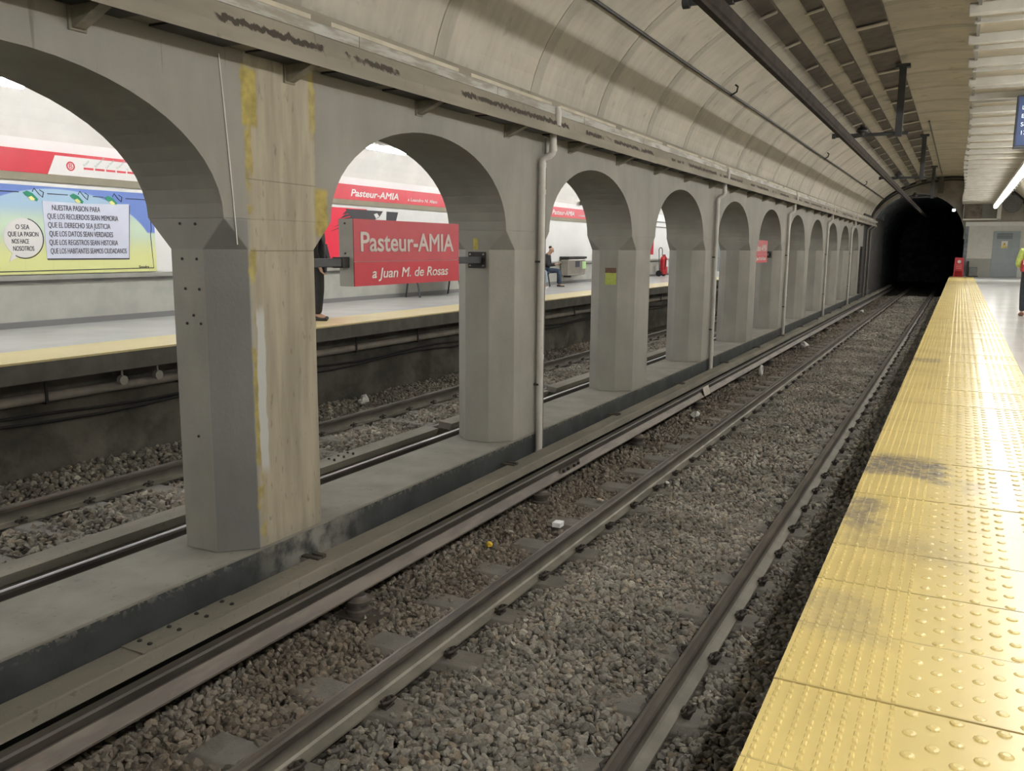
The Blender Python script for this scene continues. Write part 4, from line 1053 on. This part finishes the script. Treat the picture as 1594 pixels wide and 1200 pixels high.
def figure(j, label, loc, rz, top, bottom, shoe, hairm=HAIRM, grp=None):
    """j: joints hip, chest, neck, head, and (shoulder, elbow, wrist), (hip, knee, ankle, toe) per side; local +y is forward"""
    t = thing('person', label, 'person', loc, rz)
    P, E, add = chainmesh()
    px, py, pz = j['hip']; cx, cy_, cz_ = j['chest']; nx, ny, nz = j['neck']; hx, hy, hz = j['head']
    f = j.get('look', (0, .6, -.2)); fv = Vector(f).normalized()
    core = add([(px, py, pz, (.125, .10)), ((px+cx)/2, (py+cy_)/2, (pz+cz_)/2, (.12, .095)), (cx, cy_, cz_, (.145, .105)), (nx, ny, nz, .055),
                (hx-fv.x*.01, hy-fv.y*.01, hz-.07, .062), (hx, hy, hz, (.082, .095)), (hx, hy, hz+.075, (.070, .082))])
    nose = Vector((hx, hy, hz-.01))+fv*.105
    add([(nose.x, nose.y, nose.z, .013)], core[5])
    sd = fv.cross(Vector((0, 0, 1))).normalized()
    for s_ in (-1, 1):
        e = Vector((hx, hy, hz-.005))+sd*.088*s_; add([(e.x, e.y, e.z, .016)], core[5])
    for side in ('L', 'R'):
        S, El, Wr = j['arm'+side]; fd = (Vector(Wr)-Vector(El)).normalized()
        ids = add([(*S, .062), (*El, .045), (*Wr, .029)], core[2])
        pm = Vector(Wr)+fd*.055; pid = add([(*pm, (.038, .020))], ids[-1])[0]
        up_ = Vector((0, 0, 1)) if abs(fd.z) < .8 else Vector((0, 1, 0)); lat = fd.cross(up_).normalized(); dn = lat.cross(fd)
        for q, ln in zip((-.027, -.009, .009, .027), (.062, .075, .070, .052)):
            a = pm+lat*q+fd*.03; b = a+fd*ln*.5+dn*.012; c = b+fd*ln*.3+dn*.03
            add([(*a, .009), (*b, .0085), (*c, .007)], pid)
        th = Vector(Wr)+fd*.03+lat*(.035 if side == 'L' else -.035); th2 = th+fd*.035+lat*(.012 if side == 'L' else -.012)
        add([(*th, .011), (*th2, .009)], ids[-1])
        H, K, A, T = j['leg'+side]
        ids = add([(*H, .088), (*K, .058), (*A, .038), (*T, .030)], core[0])
    body = skin('body', P, E, SKINM, t)
    # jacket or shirt
    P, E, add = chainmesh(); g = j.get('coat', .022)
    lo = j.get('hem', None)
    c = add([(px, py, pz+.02, (.14+g, .115+g)), ((px+cx)/2, (py+cy_)/2, (pz+cz_)/2, (.13+g, .105+g)), (cx, cy_, cz_, (.155+g, .115+g)), (nx, ny, nz-.04, .06+g)])
    if lo: add([(*lo, (.16+g, .13+g))], c[0])
    for side in ('L', 'R'):
        S, El, Wr = j['arm'+side]; mid = Vector(El).lerp(Vector(Wr), .9)
        add([(*S, .068+g*.7), (*El, .052+g*.7), (*mid, .036+g*.6)], c[2])
    skin('jacket', P, E, top, t)
    P, E, add = chainmesh()
    c = add([(px, py, pz, (.135, .118))])
    for side in ('L', 'R'):
        H, K, A, T = j['leg'+side]; mid = Vector(K).lerp(Vector(A), .5)
        add([(*H, .10), (*K, .074), (*mid, .068), (*A, .060)], c[0])
    skin('trousers', P, E, bottom, t)
    for side in ('L', 'R'):
        H, K, A, T = j['leg'+side]; A = Vector(A); T = Vector(T); d = (T-A); d.z = 0; d.normalize()
        b0 = Vector((A.x, A.y, T.z))
        skin('shoe', [(*(b0-d*.05+Vector((0, 0, .015))), .045), (*(b0+d*.05), .043), (*(T+d*.03), .034)], [(0, 1), (1, 2)], shoe, t)
    hb = Vector((hx, hy, hz))
    skin('hair', [(*(hb-fv*.035+Vector((0, 0, -.02))), (.082, .075)), (*(hb-fv*.022+Vector((0, 0, .05))), (.090, .088)), (*(hb+fv*.035+Vector((0, 0, .098))), (.062, .045))], [(0, 1), (1, 2)], hairm, t)
    for s_ in (-1, 1):
        e = hb+fv*.088+sd*.032*s_+Vector((0, 0, .012))
        b = bmesh.new(); bmesh.ops.create_uvsphere(b, u_segments=10, v_segments=8, radius=.011); me = bpy.data.meshes.new('eye'); b.to_mesh(me); b.free(); me.materials.append(INK)
        o = bpy.data.objects.new('eye', me); COL.objects.link(o); o.parent = t; o.location = e
    e = hb+fv*.092+Vector((0, 0, -.055))
    MBm = L(); MBm.tube([e-sd*.022, e+fv*.006, e+sd*.022], .005, 6); MBm.build('mouth', mat('lip_tone_%d' % int(loc[1]*10), (.38, .14, .11), .5), t, smooth=True)
    return t
def sit(phone=True, spread=.10):
    return dict(hip=(0, -.02, .53), chest=(0, .06, .88), neck=(0, .13, 1.03), head=(0, .20, 1.15), look=(0, .75, -.62),
                armL=((-.19, .08, .93), (-.24, .12, .67), (-.08, .36, .70)), armR=((.19, .08, .93), (.24, .12, .67), (.08, .36, .70)),
                legL=((-.09, .02, .51), (-spread-.02, .46, .50), (-spread, .42, .09), (-spread, .55, .03)), legR=((.09, .02, .51), (spread+.02, .46, .50), (spread, .50, .09), (spread, .63, .03)))
BLK = mat('black_jacket_cloth', (.022, .022, .024), .8, .25, 12); JEAN = mat('dark_blue_jeans', (.035, .055, .085), .8, .2, 14)
LJEAN = mat('pale_blue_jeans', (.28, .38, .46), .8, .15, 14); SHB = mat('dark_shoe', (.03, .03, .032), .5); SHW = mat('white_shoe', (.7, .7, .7), .5)
p = figure(sit(), 'seated person in black jacket and blue jeans looking down at a phone', (-11.42, 24.42, FZ-.02), math.radians(-76), BLK, JEAN, SHB)
ph = thing('phone', 'dark phone held in the hands of the seated person by the bin', 'phone', (-11.42+.43*math.sin(math.radians(76)), 24.42+.43*math.cos(math.radians(76)), FZ+.70), math.radians(-76))
L().box(-.038, .038, -.01, .13, .0, .012).build('phone_body', DARK2, ph, bevel=.003); L().box(-.033, .033, -.005, .125, .012, .0135).build('phone_screen', mat('phone_glass', (.10, .12, .15), .2), ph)
figure(sit(spread=.14), 'seated person in pale blue jeans, mostly hidden by the nearest white downpipe', (-11.42, 23.35, FZ-.02), math.radians(-90), mat('grey_pullover', (.16, .19, .21), .8), LJEAN, SHW)
figure(sit(), 'seated person in black trousers and white shoes behind the near station sign', (-11.42, 18.55, FZ-.02), math.radians(-75), BLK, BLK, SHW)
st = dict(hip=(0, 0, .93), chest=(0, .0, 1.30), neck=(0, .02, 1.46), head=(0, .04, 1.60), look=(0, 1, -.05),
          armL=((-.19, 0, 1.38), (-.25, -.02, 1.10), (-.22, .14, .92)), armR=((.19, 0, 1.38), (.25, -.02, 1.10), (.24, .08, .86)),
          legL=((-.09, 0, .90), (-.10, .02, .50), (-.10, -.02, .09), (-.11, .12, .03)), legR=((.09, 0, .90), (.10, .03, .50), (.11, .0, .09), (.12, .14, .03)), hem=(0, -.01, .72), coat=.035)
figure(st, 'standing person in a long black coat, half hidden by the brown-faced pillar', (-9.10, 10.9, FZ), math.radians(-60), BLK, BLK, SHB)
VEST = mat('yellow_green_vest', (.50, .62, .16), .7, .15, 14); TRO = mat('navy_work_trousers', (.03, .04, .055), .8, .2, 14)
st2 = dict(hip=(0, 0, .95), chest=(0, .02, 1.32), neck=(0, .04, 1.48), head=(0, .08, 1.63), look=(.3, .9, -.25),
           armL=((-.19, .02, 1.40), (-.25, .0, 1.12), (-.16, .24, 1.08)), armR=((.19, .02, 1.40), (.25, .0, 1.12), (.16, .24, 1.08)),
           legL=((-.09, 0, .92), (-.10, .02, .50), (-.10, -.03, .09), (-.11, .10, .03)), legR=((.09, 0, .92), (.10, .05, .50), (.12, .03, .09), (.13, .17, .03)), coat=.03)
figure(st2, 'person in yellow-green top and navy trousers standing on the near platform', (1.40, 22.0, PZ), math.radians(8), VEST, TRO, mat('brown_shoe', (.2, .09, .06), .5))
wb = thing('waist_bag', 'red bag with white patches worn at the waist of the person on the near platform', 'bag', (1.40, 22.0, PZ+.96), math.radians(8))
L().box(-.21, .21, -.24, .02, .0, .26).build('bag_body', mat('red_bag_cloth', (.50, .05, .07), .7, .1, 12), wb, bevel=.04)
L().box(-.205, -.10, -.247, -.236, .16, .25).build('white_patch', OFFW, wb); L().box(.0, .10, -.247, -.236, .18, .24).build('white_patch', OFFW, wb)

tag(MB().tube([(-3.944, 3.90, 3.46), (-3.943, 3.93, 3.1), (-3.944, 3.955, 2.8), (-3.943, 3.985, 2.36)], .0035, 5).build('hanging_string', OFFW), 'thin pale string hanging down the wall left of the brown-faced pillar', 'string')
